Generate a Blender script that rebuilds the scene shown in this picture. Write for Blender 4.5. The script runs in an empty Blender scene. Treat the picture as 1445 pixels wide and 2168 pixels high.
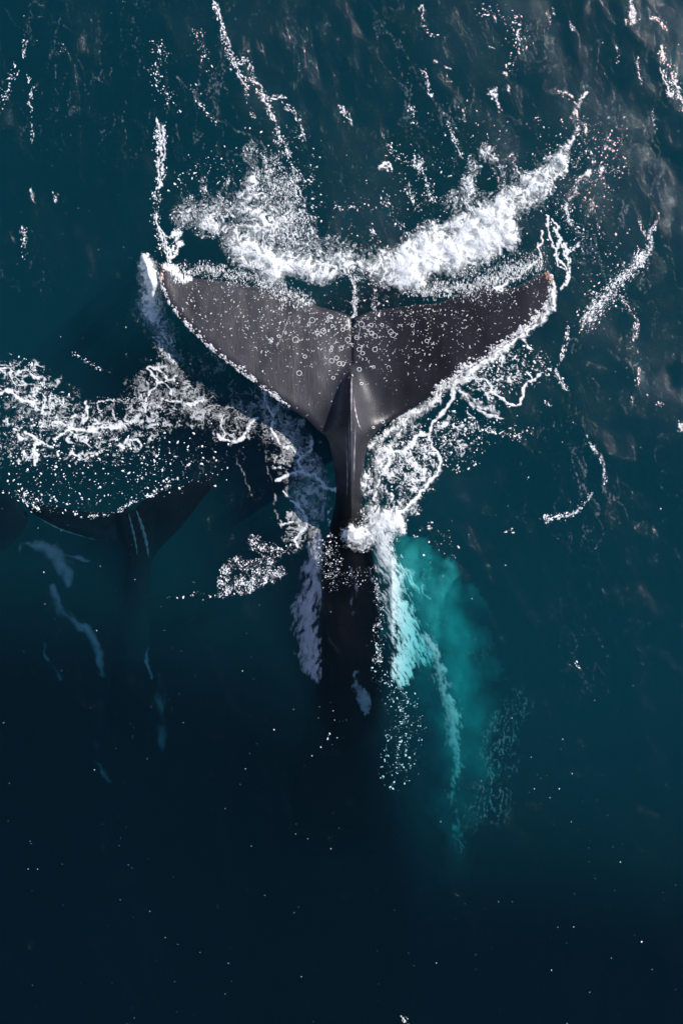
import bpy, math, random
import numpy as np
from mathutils import Vector, Euler
from mathutils.geometry import delaunay_2d_cdt

R = math.radians
C = bpy.context.scene.collection
PX = 200.0                 # photo pixels per metre at sea level
CX, CY = 722.5, 1084.0
H = 18.0                   # camera height

# ------------------------------------------------------------------ camera, sky, sun
cam_d = bpy.data.cameras.new('camera'); cam = bpy.data.objects.new('camera', cam_d); C.objects.link(cam)
cam.location = (0, 0, H); cam.rotation_euler = (0, 0, 0)
cam_d.sensor_fit = 'VERTICAL'; cam_d.sensor_height = 24
cam_d.lens = 12.0 / ((2168 / PX / 2) / H)
cam_d.clip_end = 2000
bpy.context.scene.camera = cam

SUN_EL, SUN_DIR = R(37), Vector((0.84, 0.54, 0)).normalized()     # towards the sun, in plan
w = bpy.data.worlds.new('World'); bpy.context.scene.world = w; w.use_nodes = True
nt = w.node_tree; bg = nt.nodes['Background']
sky = nt.nodes.new('ShaderNodeTexSky'); sky.sky_type = 'NISHITA'; sky.sun_disc = False
sky.dust_density = 0.15; sky.ozone_density = 3.0; sky.sun_elevation = SUN_EL; sky.sun_rotation = math.atan2(SUN_DIR.x, SUN_DIR.y)
nt.links.new(sky.outputs[0], bg.inputs[0]); bg.inputs[1].default_value = 0.09
sl = bpy.data.lights.new('sun', 'SUN'); sl.energy = 5.0; sl.angle = R(0.5); sl.color = (1, 0.96, 0.9)
so = bpy.data.objects.new('sun', sl); C.objects.link(so)
sv = Vector((SUN_DIR.x * math.cos(SUN_EL), SUN_DIR.y * math.cos(SUN_EL), math.sin(SUN_EL)))
so.rotation_euler = (-sv).to_track_quat('-Z', 'Y').to_euler()
so.location = sv * 40
vs = bpy.context.scene.view_settings
vs.view_transform = 'Standard'; vs.look = 'None'; vs.exposure = 0.42; vs.gamma = 1
cy = bpy.context.scene.cycles
cy.volume_bounces = 2; cy.transparent_max_bounces = 24; cy.max_bounces = 8
cy.use_denoising = True

# ------------------------------------------------------------------ numpy noise
def _h(ix, iy, s):
    n = (ix.astype(np.int64) * 374761393 + iy.astype(np.int64) * 668265263 + s * 1442695041) & 0xffffffff
    n = ((n ^ (n >> 13)) * 1274126177) & 0xffffffff
    return ((n ^ (n >> 16)) & 0xffff) / 65535.0
def perlin(x, y, s=0):
    ix, iy = np.floor(x), np.floor(y); fx, fy = x - ix, y - iy
    u, v = fx*fx*fx*(fx*(fx*6-15)+10), fy*fy*fy*(fy*(fy*6-15)+10)
    def g(a, b):
        t = _h(ix + a, iy + b, s) * 2 * math.pi
        return np.cos(t) * (fx - a) + np.sin(t) * (fy - b)
    return ((g(0,0)*(1-u) + g(1,0)*u)*(1-v) + (g(0,1)*(1-u) + g(1,1)*u)*v) * 1.41
def fbm(x, y, o=5, s=0, g=0.5):
    r = 0; a = 1; t = 0
    for i in range(o):
        r = r + a * perlin(x, y, s + i * 17); t += a; a *= g; x = x * 2.03 + 3.1; y = y * 2.03 - 1.7
    return r / t
def ridged(x, y, o=5, s=0, g=0.55):
    r = 0; a = 1; t = 0
    for i in range(o):
        r = r + a * (1 - np.abs(perlin(x, y, s + i * 13)) * 2.0); t += a; a *= g; x = x * 2.07 + 5.3; y = y * 2.07 + 1.9
    return r / t
def voro(x, y, s=0):
    ix, iy = np.floor(x), np.floor(y)
    f1 = np.full(x.shape, 9.0); f2 = f1.copy()
    for a in (-1, 0, 1):
        for b in (-1, 0, 1):
            px = ix + a + _h(ix + a, iy + b, s); py = iy + b + _h(ix + a, iy + b, s + 5)
            d = np.hypot(px - x, py - y)
            m = d < f1
            f2 = np.where(m, f1, np.minimum(f2, d)); f1 = np.where(m, d, f1)
    return f1, f2
def sst(a, b, x):
    t = np.clip((x - a) / (b - a), 0, 1); return t * t * (3 - 2 * t)

# photo pixel + height  ->  world metres (so that a raised thing still stands where the photo has it)
def at(px, py, z=0.0):
    k = (H - z) / H
    return ((px - CX) / PX * k, (CY - py) / PX * k, z)
def wave(x, y):            # sea surface, metres
    return (0.045 * perlin(x * 0.35 + 3, y * 0.28 + 8, 71) + 0.03 * perlin(x * 0.9 + y * 0.3, y * 0.55, 72)
            + 0.012 * perlin(x * 2.3 + y * 0.5, y * 1.3, 73))
def wave_px(px, py): return wave((px - CX) / PX, (CY - py) / PX)

# ------------------------------------------------------------------ object helpers
def mesh_obj(name, v, f, mat, parent=None, smooth=True, attr=None, **props):
    me = bpy.data.meshes.new(name)
    v = np.asarray(v, dtype=np.float32)
    if isinstance(f, np.ndarray):
        n, k = f.shape
        me.vertices.add(len(v)); me.vertices.foreach_set('co', v.ravel())
        me.loops.add(n * k); me.loops.foreach_set('vertex_index', f.ravel().astype(np.int32))
        me.polygons.add(n); me.polygons.foreach_set('loop_start', (np.arange(n) * k).astype(np.int32))
        me.polygons.foreach_set('loop_total', np.full(n, k, dtype=np.int32))
        me.update(calc_edges=True); me.validate()
    else:
        me.from_pydata([tuple(map(float, p)) for p in v], [], f); me.update()
    if smooth: me.polygons.foreach_set('use_smooth', [True] * len(me.polygons))
    if attr:
        for k, a in attr.items():
            at_ = me.attributes.new(k, 'FLOAT', 'POINT'); at_.data.foreach_set('value', np.asarray(a, dtype=np.float32).ravel())
    me.materials.append(mat)
    o = bpy.data.objects.new(name, me); C.objects.link(o)
    if parent: o.parent = parent
    for k, a in props.items(): o[k] = a
    return o
def new_mat(name):
    m = bpy.data.materials.new(name); m.use_nodes = True; m.node_tree.nodes.clear(); return m, m.node_tree
def N(nt, t, **kw):
    n = nt.nodes.new('ShaderNode' + t)
    for k, a in kw.items():
        if k.startswith('i_'):
            key = k[2:]; key = int(key) if key.isdigit() else key.replace('_', ' ')
            n.inputs[key].default_value = a
        else: setattr(n, k, a)
    return n

# ------------------------------------------------------------------ materials
def mat_water():
    m, t = new_mat('sea_water'); L = t.links.new
    out = N(t, 'OutputMaterial'); geo = N(t, 'NewGeometry')
    mp = N(t, 'Mapping'); mp.inputs['Scale'].default_value = (1.0, 0.62, 1.0); mp.inputs['Rotation'].default_value = (0, 0, R(12))
    L(geo.outputs['Position'], mp.inputs['Vector'])
    n1 = N(t, 'TexNoise', i_Scale=1.7, i_Detail=9.0, i_Roughness=0.62, i_Distortion=0.7)
    n2 = N(t, 'TexNoise', i_Scale=6.5, i_Detail=8.0, i_Roughness=0.62, i_Distortion=0.5)
    L(mp.outputs[0], n1.inputs['Vector']); L(mp.outputs[0], n2.inputs['Vector'])
    b1 = N(t, 'Bump', i_Strength=1.0, i_Distance=0.017); b2 = N(t, 'Bump', i_Strength=1.0, i_Distance=0.024)
    L(n1.outputs[0], b1.inputs['Height']); L(n2.outputs[0], b2.inputs['Height']); L(b1.outputs[0], b2.inputs['Normal'])
    fr = N(t, 'Fresnel', i_IOR=1.34); L(b2.outputs[0], fr.inputs['Normal'])
    tr = N(t, 'BsdfTransparent'); gl = N(t, 'BsdfGlossy', i_Roughness=0.07); L(b2.outputs[0], gl.inputs['Normal'])
    # light that comes up from below leaves the surface with hardly any loss
    fs = N(t, 'MapRange'); L(geo.outputs['Backfacing'], fs.inputs[0]); L(fr.outputs[0], fs.inputs[3]); fs.inputs[4].default_value = 0.04
    mx = N(t, 'MixShader'); L(fs.outputs[0], mx.inputs[0]); L(tr.outputs[0], mx.inputs[1]); L(gl.outputs[0], mx.inputs[2])
    L(mx.outputs[0], out.inputs['Surface'])
    va = N(t, 'VolumeAbsorption', i_Color=(0.0, 0.73, 0.755, 1), i_Density=1.8)
    vc = N(t, 'VolumeScatter', i_Color=(0.12, 0.47, 0.78, 1), i_Density=0.034)
    ad = N(t, 'AddShader'); L(va.outputs[0], ad.inputs[0]); L(vc.outputs[0], ad.inputs[1]); L(ad.outputs[0], out.inputs['Volume'])
    return m
def mat_murk(name, col, dens):
    m, t = new_mat(name); out = N(t, 'OutputMaterial')
    vc = N(t, 'VolumeScatter', i_Color=col, i_Density=dens); t.links.new(vc.outputs[0], out.inputs['Volume']); return m
def mat_foam(name, col=(0.92, 0.92, 0.94, 1), trans=0.2, grain=0.7):
    m, t = new_mat(name); L = t.links.new; out = N(t, 'OutputMaterial')
    a = N(t, 'Attribute', attribute_name='fa')
    geo = N(t, 'NewGeometry'); ns = N(t, 'TexNoise', i_Scale=70.0, i_Detail=5.0, i_Roughness=0.7); L(geo.outputs['Position'], ns.inputs['Vector'])
    s = N(t, 'Math', operation='MULTIPLY_ADD'); L(ns.outputs[0], s.inputs[0]); s.inputs[1].default_value = 1.0; s.inputs[2].default_value = -0.5
    e = N(t, 'Math', operation='MULTIPLY'); L(s.outputs[0], e.inputs[0]); e.inputs[1].default_value = grain
    p = N(t, 'Math', operation='ADD', use_clamp=True); L(a.outputs['Fac'], p.inputs[0]); L(e.outputs[0], p.inputs[1])
    q = N(t, 'Math', operation='MULTIPLY', use_clamp=True); L(p.outputs[0], q.inputs[0])
    g = N(t, 'MapRange', interpolation_type='SMOOTHSTEP'); g.inputs[1].default_value = 0.0; g.inputs[2].default_value = 0.12; L(a.outputs['Fac'], g.inputs[0]); L(g.outputs[0], q.inputs[1])
    bm = N(t, 'Bump', i_Strength=0.6, i_Distance=0.006); L(ns.outputs[0], bm.inputs['Height'])
    df = N(t, 'BsdfDiffuse', i_Color=col); L(bm.outputs[0], df.inputs['Normal'])
    tl = N(t, 'BsdfTranslucent', i_Color=col)
    dm = N(t, 'MixShader'); dm.inputs[0].default_value = trans; L(df.outputs[0], dm.inputs[1]); L(tl.outputs[0], dm.inputs[2])
    tr = N(t, 'BsdfTransparent'); mx = N(t, 'MixShader'); L(q.outputs[0], mx.inputs[0]); L(tr.outputs[0], mx.inputs[1]); L(dm.outputs[0], mx.inputs[2])
    L(mx.outputs[0], out.inputs['Surface']); return m
def mat_simple(name, col, rough=0.5, spec=0.5, bump=None, emis=None):
    m, t = new_mat(name); out = N(t, 'OutputMaterial'); b = N(t, 'BsdfPrincipled'); t.links.new(b.outputs[0], out.inputs[0])
    b.inputs['Roughness'].default_value = rough; b.inputs['Specular IOR Level'].default_value = spec
    geo = N(t, 'NewGeometry'); ns = N(t, 'TexNoise', i_Scale=18.0, i_Detail=5.0); t.links.new(geo.outputs['Position'], ns.inputs['Vector'])
    cr = N(t, 'ValToRGB'); t.links.new(ns.outputs[0], cr.inputs[0])
    cr.color_ramp.elements[0].position = 0.3; cr.color_ramp.elements[1].position = 0.7
    cr.color_ramp.elements[0].color = (*[c * 0.75 for c in col], 1); cr.color_ramp.elements[1].color = (*col, 1)
    t.links.new(cr.outputs[0], b.inputs['Base Color'])
    return m
def mat_skin(name, dark=(0.016, 0.014, 0.020), light=(0.036, 0.033, 0.043), rough=0.34, spec=0.5):
    m, t = new_mat(name); L = t.links.new; out = N(t, 'OutputMaterial'); b = N(t, 'BsdfPrincipled'); L(b.outputs[0], out.inputs[0])
    geo = N(t, 'NewGeometry')
    mp = N(t, 'Mapping'); mp.inputs['Scale'].default_value = (1, 0.35, 1); L(geo.outputs['Position'], mp.inputs['Vector'])
    n1 = N(t, 'TexNoise', i_Scale=1.6, i_Detail=7.0, i_Roughness=0.6); L(mp.outputs[0], n1.inputs['Vector'])
    cr = N(t, 'ValToRGB'); L(n1.outputs[0], cr.inputs[0]); cr.color_ramp.elements[0].position = 0.32; cr.color_ramp.elements[1].position = 0.68
    cr.color_ramp.elements[0].color = (*dark, 1); cr.color_ramp.elements[1].color = (*light, 1)
    pa = N(t, 'Attribute', attribute_name='tone_and_shade'); pm = N(t, 'MixRGB', blend_type='MULTIPLY'); pm.inputs[0].default_value = 1.0
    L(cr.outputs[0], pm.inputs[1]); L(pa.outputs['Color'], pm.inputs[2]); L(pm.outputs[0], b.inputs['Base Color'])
    mp2 = N(t, 'Mapping'); mp2.inputs['Scale'].default_value = (1, 0.14, 1); L(geo.outputs['Position'], mp2.inputs['Vector'])
    n2 = N(t, 'TexNoise', i_Scale=34.0, i_Detail=5.0, i_Roughness=0.65, i_Distortion=0.5); L(mp2.outputs[0], n2.inputs['Vector'])
    n3 = N(t, 'TexNoise', i_Scale=120.0, i_Detail=3.0); L(geo.outputs['Position'], n3.inputs['Vector'])
    b1 = N(t, 'Bump', i_Strength=0.22, i_Distance=0.008); L(n2.outputs[0], b1.inputs['Height'])
    b2 = N(t, 'Bump', i_Strength=0.35, i_Distance=0.003); L(n3.outputs[0], b2.inputs['Height']); L(b1.outputs[0], b2.inputs['Normal'])
    L(b2.outputs[0], b.inputs['Normal'])
    rr = N(t, 'MapRange'); rr.inputs[3].default_value = rough - 0.1; rr.inputs[4].default_value = rough + 0.12; L(n1.outputs[0], rr.inputs[0])
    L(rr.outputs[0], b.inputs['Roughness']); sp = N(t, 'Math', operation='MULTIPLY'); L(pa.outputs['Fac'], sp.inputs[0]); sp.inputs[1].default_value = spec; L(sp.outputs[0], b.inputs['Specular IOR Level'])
    return m

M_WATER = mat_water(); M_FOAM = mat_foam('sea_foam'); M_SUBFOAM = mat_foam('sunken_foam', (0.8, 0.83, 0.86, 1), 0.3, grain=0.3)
M_LAV = mat_foam('shade_tinted_foam', (0.28, 0.35, 0.60, 1), 0.3, grain=0.25)  # bluish shade is put into this foam's colour
M_FINE = mat_foam('wavelet_streaks', (0.8, 0.83, 0.86, 1), 0.3, grain=0.08)
M_TRAIL = mat_foam('thin_foam_and_sheen', (0.78, 0.8, 0.9, 1), 0.3, grain=0.15)
M_DROP = mat_simple('foam_bubbles', (0.88, 0.9, 0.94), 0.6, 0.15)
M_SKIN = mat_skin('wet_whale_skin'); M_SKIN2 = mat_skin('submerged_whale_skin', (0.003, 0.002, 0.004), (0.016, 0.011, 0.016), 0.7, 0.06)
M_BARN = mat_simple('barnacle_crust', (0.6, 0.58, 0.6), 0.6, 0.4); M_SCAR = mat_simple('pale_scar', (0.09, 0.08, 0.11), 0.6, 0.3)
M_CREASE_HIGHLIGHT = mat_simple('pale_crease_and_highlight', (0.26, 0.24, 0.28), 0.3, 0.7)
M_RUST = mat_simple('orange_lice_crust', (0.42, 0.2, 0.12), 0.7, 0.3)

# ------------------------------------------------------------------ sea
def build_water():
    ax = np.concatenate([-np.array([400., 200, 100, 50, 25, 15, 10, 7.5]), np.arange(-6, 6.001, 0.035), np.array([7.5, 10, 15, 25, 50, 100, 200, 400.])])
    ay = np.concatenate([-np.array([400., 200, 100, 50, 25, 15, 10]), np.arange(-7.5, 7.501, 0.035), np.array([10, 15, 25, 50, 100, 200, 400.])])
    X, Y = np.meshgrid(ax, ay); fade = np.exp(-np.maximum(np.hypot(X, Y) - 9, 0) / 12)
    Z = wave(X, Y) * fade
    nx, ny = len(ax), len(ay); v = np.stack([X, Y, Z], -1).reshape(-1, 3)
    i = np.arange(ny - 1)[:, None] * nx + np.arange(nx - 1)[None]
    f = [tuple(q) for q in np.stack([i, i + 1, i + nx + 1, i + nx], -1).reshape(-1, 4).tolist()]
    ring = [j for j in range(nx)] + [nx - 1 + nx * k for k in range(1, ny)] + [nx * (ny - 1) + j for j in range(nx - 2, -1, -1)] + [nx * k for k in range(ny - 2, 0, -1)]
    b0 = len(v); bv = [(v[j][0], v[j][1], -30.0) for j in ring]; v = np.vstack([v, bv])
    n = len(ring)
    for k in range(n):
        k2 = (k + 1) % n
        f.append((ring[k2], ring[k], b0 + k, b0 + k2))
    f.append(tuple(b0 + k for k in range(n - 1, -1, -1)))
    o = mesh_obj('water', v, f, M_WATER, smooth=True, kind='structure', label='dark teal blue open sea with small ripples', category='sea')
    return o
build_water()

# ------------------------------------------------------------------ fields drawn in photo space
def seg_dist(X, Y, pts, ws):
    best = np.full(X.shape, 1e9); bw = np.ones(X.shape)
    for (a, b, wa, wb) in zip(pts[:-1], pts[1:], ws[:-1], ws[1:]):
        dx, dy = b[0] - a[0], b[1] - a[1]; L2 = dx * dx + dy * dy + 1e-9
        t = np.clip(((X - a[0]) * dx + (Y - a[1]) * dy) / L2, 0, 1)
        d = np.hypot(X - a[0] - t * dx, Y - a[1] - t * dy); wd = wa + (wb - wa) * t
        r = d / wd; m = r < best
        best = np.where(m, r, best); bw = np.where(m, wd, bw)
    return best
def smooth_path(pts, n=4):
    P = np.array([p[:2] for p in pts], float); out = []
    for i in range(len(P) - 1):
        p0, p1, p2, p3 = P[max(i - 1, 0)], P[i], P[i + 1], P[min(i + 2, len(P) - 1)]
        for k in range(n):
            t = k / n
            out.append(0.5 * ((2 * p1) + (-p0 + p2) * t + (2 * p0 - 5 * p1 + 4 * p2 - p3) * t * t + (-p0 + 3 * p1 - 3 * p2 + p3) * t ** 3))
    out.append(P[-1]); return np.array(out)
class Zone:
    def __init__(s, x0, y0, x1, y1, step=1.5, seed=0, warp=(16, 5)):
        s.step = step; s.seed = seed
        s.X, s.Y = np.meshgrid(np.arange(x0, x1, step), np.arange(y0, y1, step))
        X, Y = s.X, s.Y
        s.WX = X + warp[0] * fbm(X / 70, Y / 70, 2, seed + 1) * 1.6 + warp[1] * fbm(X / 16, Y / 16, 2, seed + 2) * 1.6
        s.WY = Y + warp[0] * fbm(X / 70, Y / 70, 2, seed + 3) * 1.6 + warp[1] * fbm(X / 16, Y / 16, 2, seed + 4) * 1.6
        s.m = np.zeros(X.shape)
    def _sub(s, pts, r):
        P = np.array(pts)[:, :2]; x0, y0 = P.min(0) - r - 30; x1, y1 = P.max(0) + r + 30
        gx, gy = s.X[0], s.Y[:, 0]
        i0, i1 = np.searchsorted(gy, y0), np.searchsorted(gy, y1); j0, j1 = np.searchsorted(gx, x0), np.searchsorted(gx, x1)
        return slice(i0, i1), slice(j0, j1)
    def rib(s, pts, w, a=1.0, p=1.0, M=None):
        M = s.m if M is None else M
        ws = [q[2] if len(q) > 2 else w for q in pts]
        sl = s._sub(pts, max(ws)); 
        if s.WX[sl].size == 0: return s
        sp = smooth_path(pts, 4); wi = np.interp(np.linspace(0, 1, len(sp)), np.linspace(0, 1, len(ws)), ws)
        d = seg_dist(s.WX[sl], s.WY[sl], sp, wi)
        M[sl] = np.maximum(M[sl], a * np.clip(1 - d, 0, 1) ** p); return s
    def blob(s, x, y, rx, ry, a=1.0, M=None, rot=0, p=1.0):
        M = s.m if M is None else M; r = max(rx, ry)
        sl = s._sub([(x, y)], r)
        if s.WX[sl].size == 0: return s
        c, n = math.cos(R(rot)), math.sin(R(rot)); dx, dy = s.WX[sl] - x, s.WY[sl] - y
        d = np.hypot((dx * c + dy * n) / rx, (-dx * n + dy * c) / ry)
        f = a * np.clip(1 - d * d, 0, 1) ** p
        M[sl] = np.maximum(M[sl], f) + 0.3 * np.minimum(M[sl], f); return s
    def new(s): return np.zeros(s.X.shape)
def blur(a, r, n=2):
    for _ in range(n):
        for ax in (0, 1):
            p = np.pad(a, [(r + 1, r) if k == ax else (0, 0) for k in (0, 1)], mode='edge'); c = np.cumsum(p, axis=ax)
            a = (c[2 * r + 1:] - c[:-2 * r - 1]) / (2 * r + 1) if ax == 0 else (c[:, 2 * r + 1:] - c[:, :-2 * r - 1]) / (2 * r + 1)
    return a
def lace(Z, M, cell=26, thick=0.30, seed=0, stretch=1.0):
    """torn net of foam threads and clots; M = local strength"""
    wx = Z.X + 13 * fbm(Z.X / 26, Z.Y / 26, 3, seed + 7) * 1.6; wy = Z.Y + 13 * fbm(Z.X / 26, Z.Y / 26, 3, seed + 9) * 1.6
    n = fbm(Z.X / 24, Z.Y / 24, 3, seed + 21) * 1.6; n2 = fbm(wx / 9, wy / 9, 3, seed + 25) * 1.6
    out = 0
    for k, (c, t) in enumerate(((cell * 1.5, .15), (cell * .8, .15), (cell * .42, .12))):
        v = np.abs(fbm(wx / c, wy / (c * stretch), 2, seed + 40 + k) * 1.5)
        th = t * thick / .3 * (np.clip(M, 0, 1.4) * 1.15 + .9 * n - .12 + .25 * n2)
        out = np.maximum(out, sst(0.0, 0.07, th - v) * (1 - .12 * k))
    clot = sst(.72, .9, .55 * M + .5 * n + .45 * n2)
    return np.clip(np.maximum(out, clot), 0, 1) * sst(0.02, 0.25, M)
def churn(Z, M, seed=0, grain=1.0):
    X, Y = Z.X, Z.Y
    wx = X + 18 * fbm(X / 34, Y / 34, 3, seed + 31); wy = Y + 18 * fbm(X / 34, Y / 34, 3, seed + 33)
    big = ridged(wx / 40, wy / 40, 4, seed + 40) - 0.5
    bill = 1 - 2 * np.abs(fbm(wx / 30, wy / 30, 3, seed + 44))
    fil = ridged(wx / 16, wy / 20, 4, seed + 47, .65) - .45
    fine = fbm(wx / 4.5, wy / 6, 3, seed + 50, 0.75) * 1.7 * grain
    f2 = ridged(wx / 8, wy / 11, 3, seed + 57, .7) - .42
    v = M * 1.0 + 0.62 * big + 0.78 * fil + 0.50 * f2 + 0.30 * fine + 0.3 * (bill - .6) - 0.26
    core = sst(0.34, 0.76, v)
    hole = fbm(wx / 13, wy / 15, 3, seed + 61, .6) * 1.7
    core = core * (1 - .75 * sst(.12, .5, -hole) * np.clip(1.75 - M, 0, 1)) * (.9 + .25 * f2)
    mist = sst(.1, 1.1, blur(M, 6) + .6 * fil + .5 * fine) * .42
    return np.maximum(core, mist) * sst(0.0, 0.10, M), bill
def foam_mesh(name, Z, A, Ht, label, mat=None, zfun=None, lift=0.006, thr=0.03, smooth=True, **pr):
    mat = mat or M_FOAM
    ny, nx = A.shape; on = A > thr
    cell = on[:-1, :-1] | on[1:, :-1] | on[:-1, 1:] | on[1:, 1:]
    cy_, cx_ = np.nonzero(cell)
    i = cy_ * nx + cx_; q = np.stack([i, i + nx, i + nx + 1, i + 1], -1)
    u, inv = np.unique(q, return_inverse=True); inv = inv.reshape(q.shape)
    px, py = Z.X.ravel()[u], Z.Y.ravel()[u]
    Hs = blur(Ht, 4) + .008 * A * fbm(Z.X / 10, Z.Y / 10, 3, 990, .65)
    z = (zfun(px, py) if zfun else wave_px(px, py)) + lift + Hs.ravel()[u]
    k = (H - z) / H; v = np.stack([(px - CX) / PX * k, (CY - py) / PX * k, z], -1)
    return mesh_obj(name, v, inv, mat, smooth=smooth, attr={'fa': A.ravel()[u]}, kind='stuff', label=label, category='foam', **pr)

# ------------------------------------------------------------------ drops and bubbles (small rounded lumps of many sizes, joined)
rng = np.random.default_rng(5)
OCT_V = np.array([[1,0,0],[.7,.7,0],[0,1,0],[-.7,.7,0],[-1,0,0],[-.7,-.7,0],[0,-1,0],[.7,-.7,0],[0,0,1]], float)
OCT_F = np.array([[0,1,8],[1,2,8],[2,3,8],[3,4,8],[4,5,8],[5,6,8],[6,7,8],[7,0,8]])
class Drops:
    def __init__(s): s.p = []; s.r = []; s.e = []; s.a = []; s.z = []
    def add(s, x, y, r, elong=1.0, ang=90.0, z=None):
        x = np.atleast_1d(x); n = len(x); s.p.append(np.stack([x, np.atleast_1d(y)], -1)); s.r.append(np.broadcast_to(r, n)); s.e.append(np.broadcast_to(elong, n)); s.a.append(np.broadcast_to(ang, n))
        s.z.append(np.full(n, np.nan) if z is None else np.broadcast_to(z, n)); return s
    def line(s, pts, n, spread=3.0, r=(0.8, 2.4), elong=(1, 2.4)):
        P = smooth_path(pts, 6); d = np.r_[0, np.cumsum(np.hypot(*np.diff(P, axis=0).T))]
        # clotted along the line
        u = rng.random(n * 3) * d[-1]; cl = perlin(u / 22 + rng.random() * 99, u * 0, 3) ; u = u[np.argsort(-cl + rng.normal(0, .25, len(u)))[:n]]
        x, y = np.interp(u, d, P[:, 0]), np.interp(u, d, P[:, 1])
        ws = [q[2] if len(q) > 2 else spread for q in pts]; sp = np.interp(u / d[-1], np.linspace(0, 1, len(ws)), ws)
        i = np.clip(np.searchsorted(d, u), 1, len(P) - 1); t = np.degrees(np.arctan2(P[i, 1] - P[i - 1, 1], P[i, 0] - P[i - 1, 0]))
        x = x + rng.normal(0, 1, n) * sp; y = y + rng.normal(0, 1, n) * sp
        return s.add(x, y, r[0] + (r[1] - r[0]) * rng.random(n) ** 2.5, elong[0] + (elong[1] - elong[0]) * rng.random(n), t + rng.normal(0, 25, n))
    def cloud(s, Z, M, n, r=(0.7, 2.2), elong=(1, 2.2), ang=90, spread=35, z=None, pw=1.0):
        pr = np.clip(M, 0, None).ravel() ** pw * (0.25 + sst(-.1, .35, fbm(Z.X / 18, Z.Y / 18, 3, 77))).ravel(); pr = pr / pr.sum()
        i = rng.choice(len(pr), n, p=pr)
        x = Z.X.ravel()[i] + rng.uniform(-1, 1, n) * Z.step; y = Z.Y.ravel()[i] + rng.uniform(-1, 1, n) * Z.step
        return s.add(x, y, r[0] + (r[1] - r[0]) * rng.random(n) ** 3, elong[0] + (elong[1] - elong[0]) * rng.random(n), ang + rng.normal(0, spread, n), z)
    def build(s, name, label, mat=None, zfun=None, lift=0.003, parent=None, flat=0.7, cat='foam', kind='stuff', sc_=0.52):
        p = np.concatenate(s.p); r = np.concatenate(s.r) * sc_ * np.exp(np.clip(rng.normal(0, .38, len(p)), -1, .45)) / PX; e = np.concatenate(s.e); a = -np.radians(np.concatenate(s.a)); zz = np.concatenate(s.z)
        base = zfun(p[:, 0], p[:, 1]) if zfun else wave_px(p[:, 0], p[:, 1])
        z = np.where(np.isnan(zz), base, zz) + lift
        k = (H - z) / H; c = np.stack([(p[:, 0] - CX) / PX * k, (CY - p[:, 1]) / PX * k, z], -1)
        v = OCT_V[None] * (0.75 + 0.5 * rng.random((len(p), 9, 1)))
        vx, vy = v[..., 0] * (r * e)[:, None], v[..., 1] * r[:, None]
        ca, sa = np.cos(a)[:, None], np.sin(a)[:, None]
        V = np.stack([c[:, 0:1] + vx * ca - vy * sa, c[:, 1:2] + vx * sa + vy * ca, c[:, 2:3] + v[..., 2] * r[:, None] * flat], -1).reshape(-1, 3)
        F = (OCT_F[None] + (np.arange(len(p)) * 9)[:, None, None]).reshape(-1, 3)
        pr = dict(kind=kind) if kind else {}
        if label: pr['label'] = label
        if not parent: pr['category'] = cat
        return mesh_obj(name, V, F, mat or M_DROP, parent=parent, smooth=False, **pr)

# ------------------------------------------------------------------ whales
def interp(y, tab): t = np.array(tab, float); return np.interp(y, t[:, 0], t[:, 1])
def poly_dist(X, Y, P):
    best = np.full(X.shape, 1e9)
    for a, b in zip(P, np.roll(P, -1, 0)):
        dx, dy = b - a; L2 = dx * dx + dy * dy + 1e-9
        t = np.clip(((X - a[0]) * dx + (Y - a[1]) * dy) / L2, 0, 1)
        best = np.minimum(best, np.hypot(X - a[0] - t * dx, Y - a[1] - t * dy))
    return best
def closed_smooth(pts, step, sharp=()):
    out = []; n = len(pts)
    P = np.array(pts, float)
    for i in range(n):
        p0, p1, p2, p3 = P[i - 1], P[i], P[(i + 1) % n], P[(i + 2) % n]
        if i in sharp: p0 = p1
        if (i + 1) % n in sharp: p3 = p2
        k = max(1, int(np.hypot(*(p2 - p1)) / step))
        for j in range(k):
            t = j / k
            out.append(0.5 * ((2 * p1) + (-p0 + p2) * t + (2 * p0 - 5 * p1 + 4 * p2 - p3) * t * t + (-p0 + 3 * p1 - 3 * p2 + p3) * t ** 3))
    return np.array(out)
def inside(X, Y, P):
    c = np.zeros(X.shape, bool)
    for a, b in zip(P, np.roll(P, -1, 0)):
        m = (a[1] > Y) != (b[1] > Y)
        xi = (b[0] - a[0]) * (Y - a[1]) / (b[1] - a[1] + 1e-12) + a[0]
        c ^= m & (X < xi)
    return c
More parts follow.
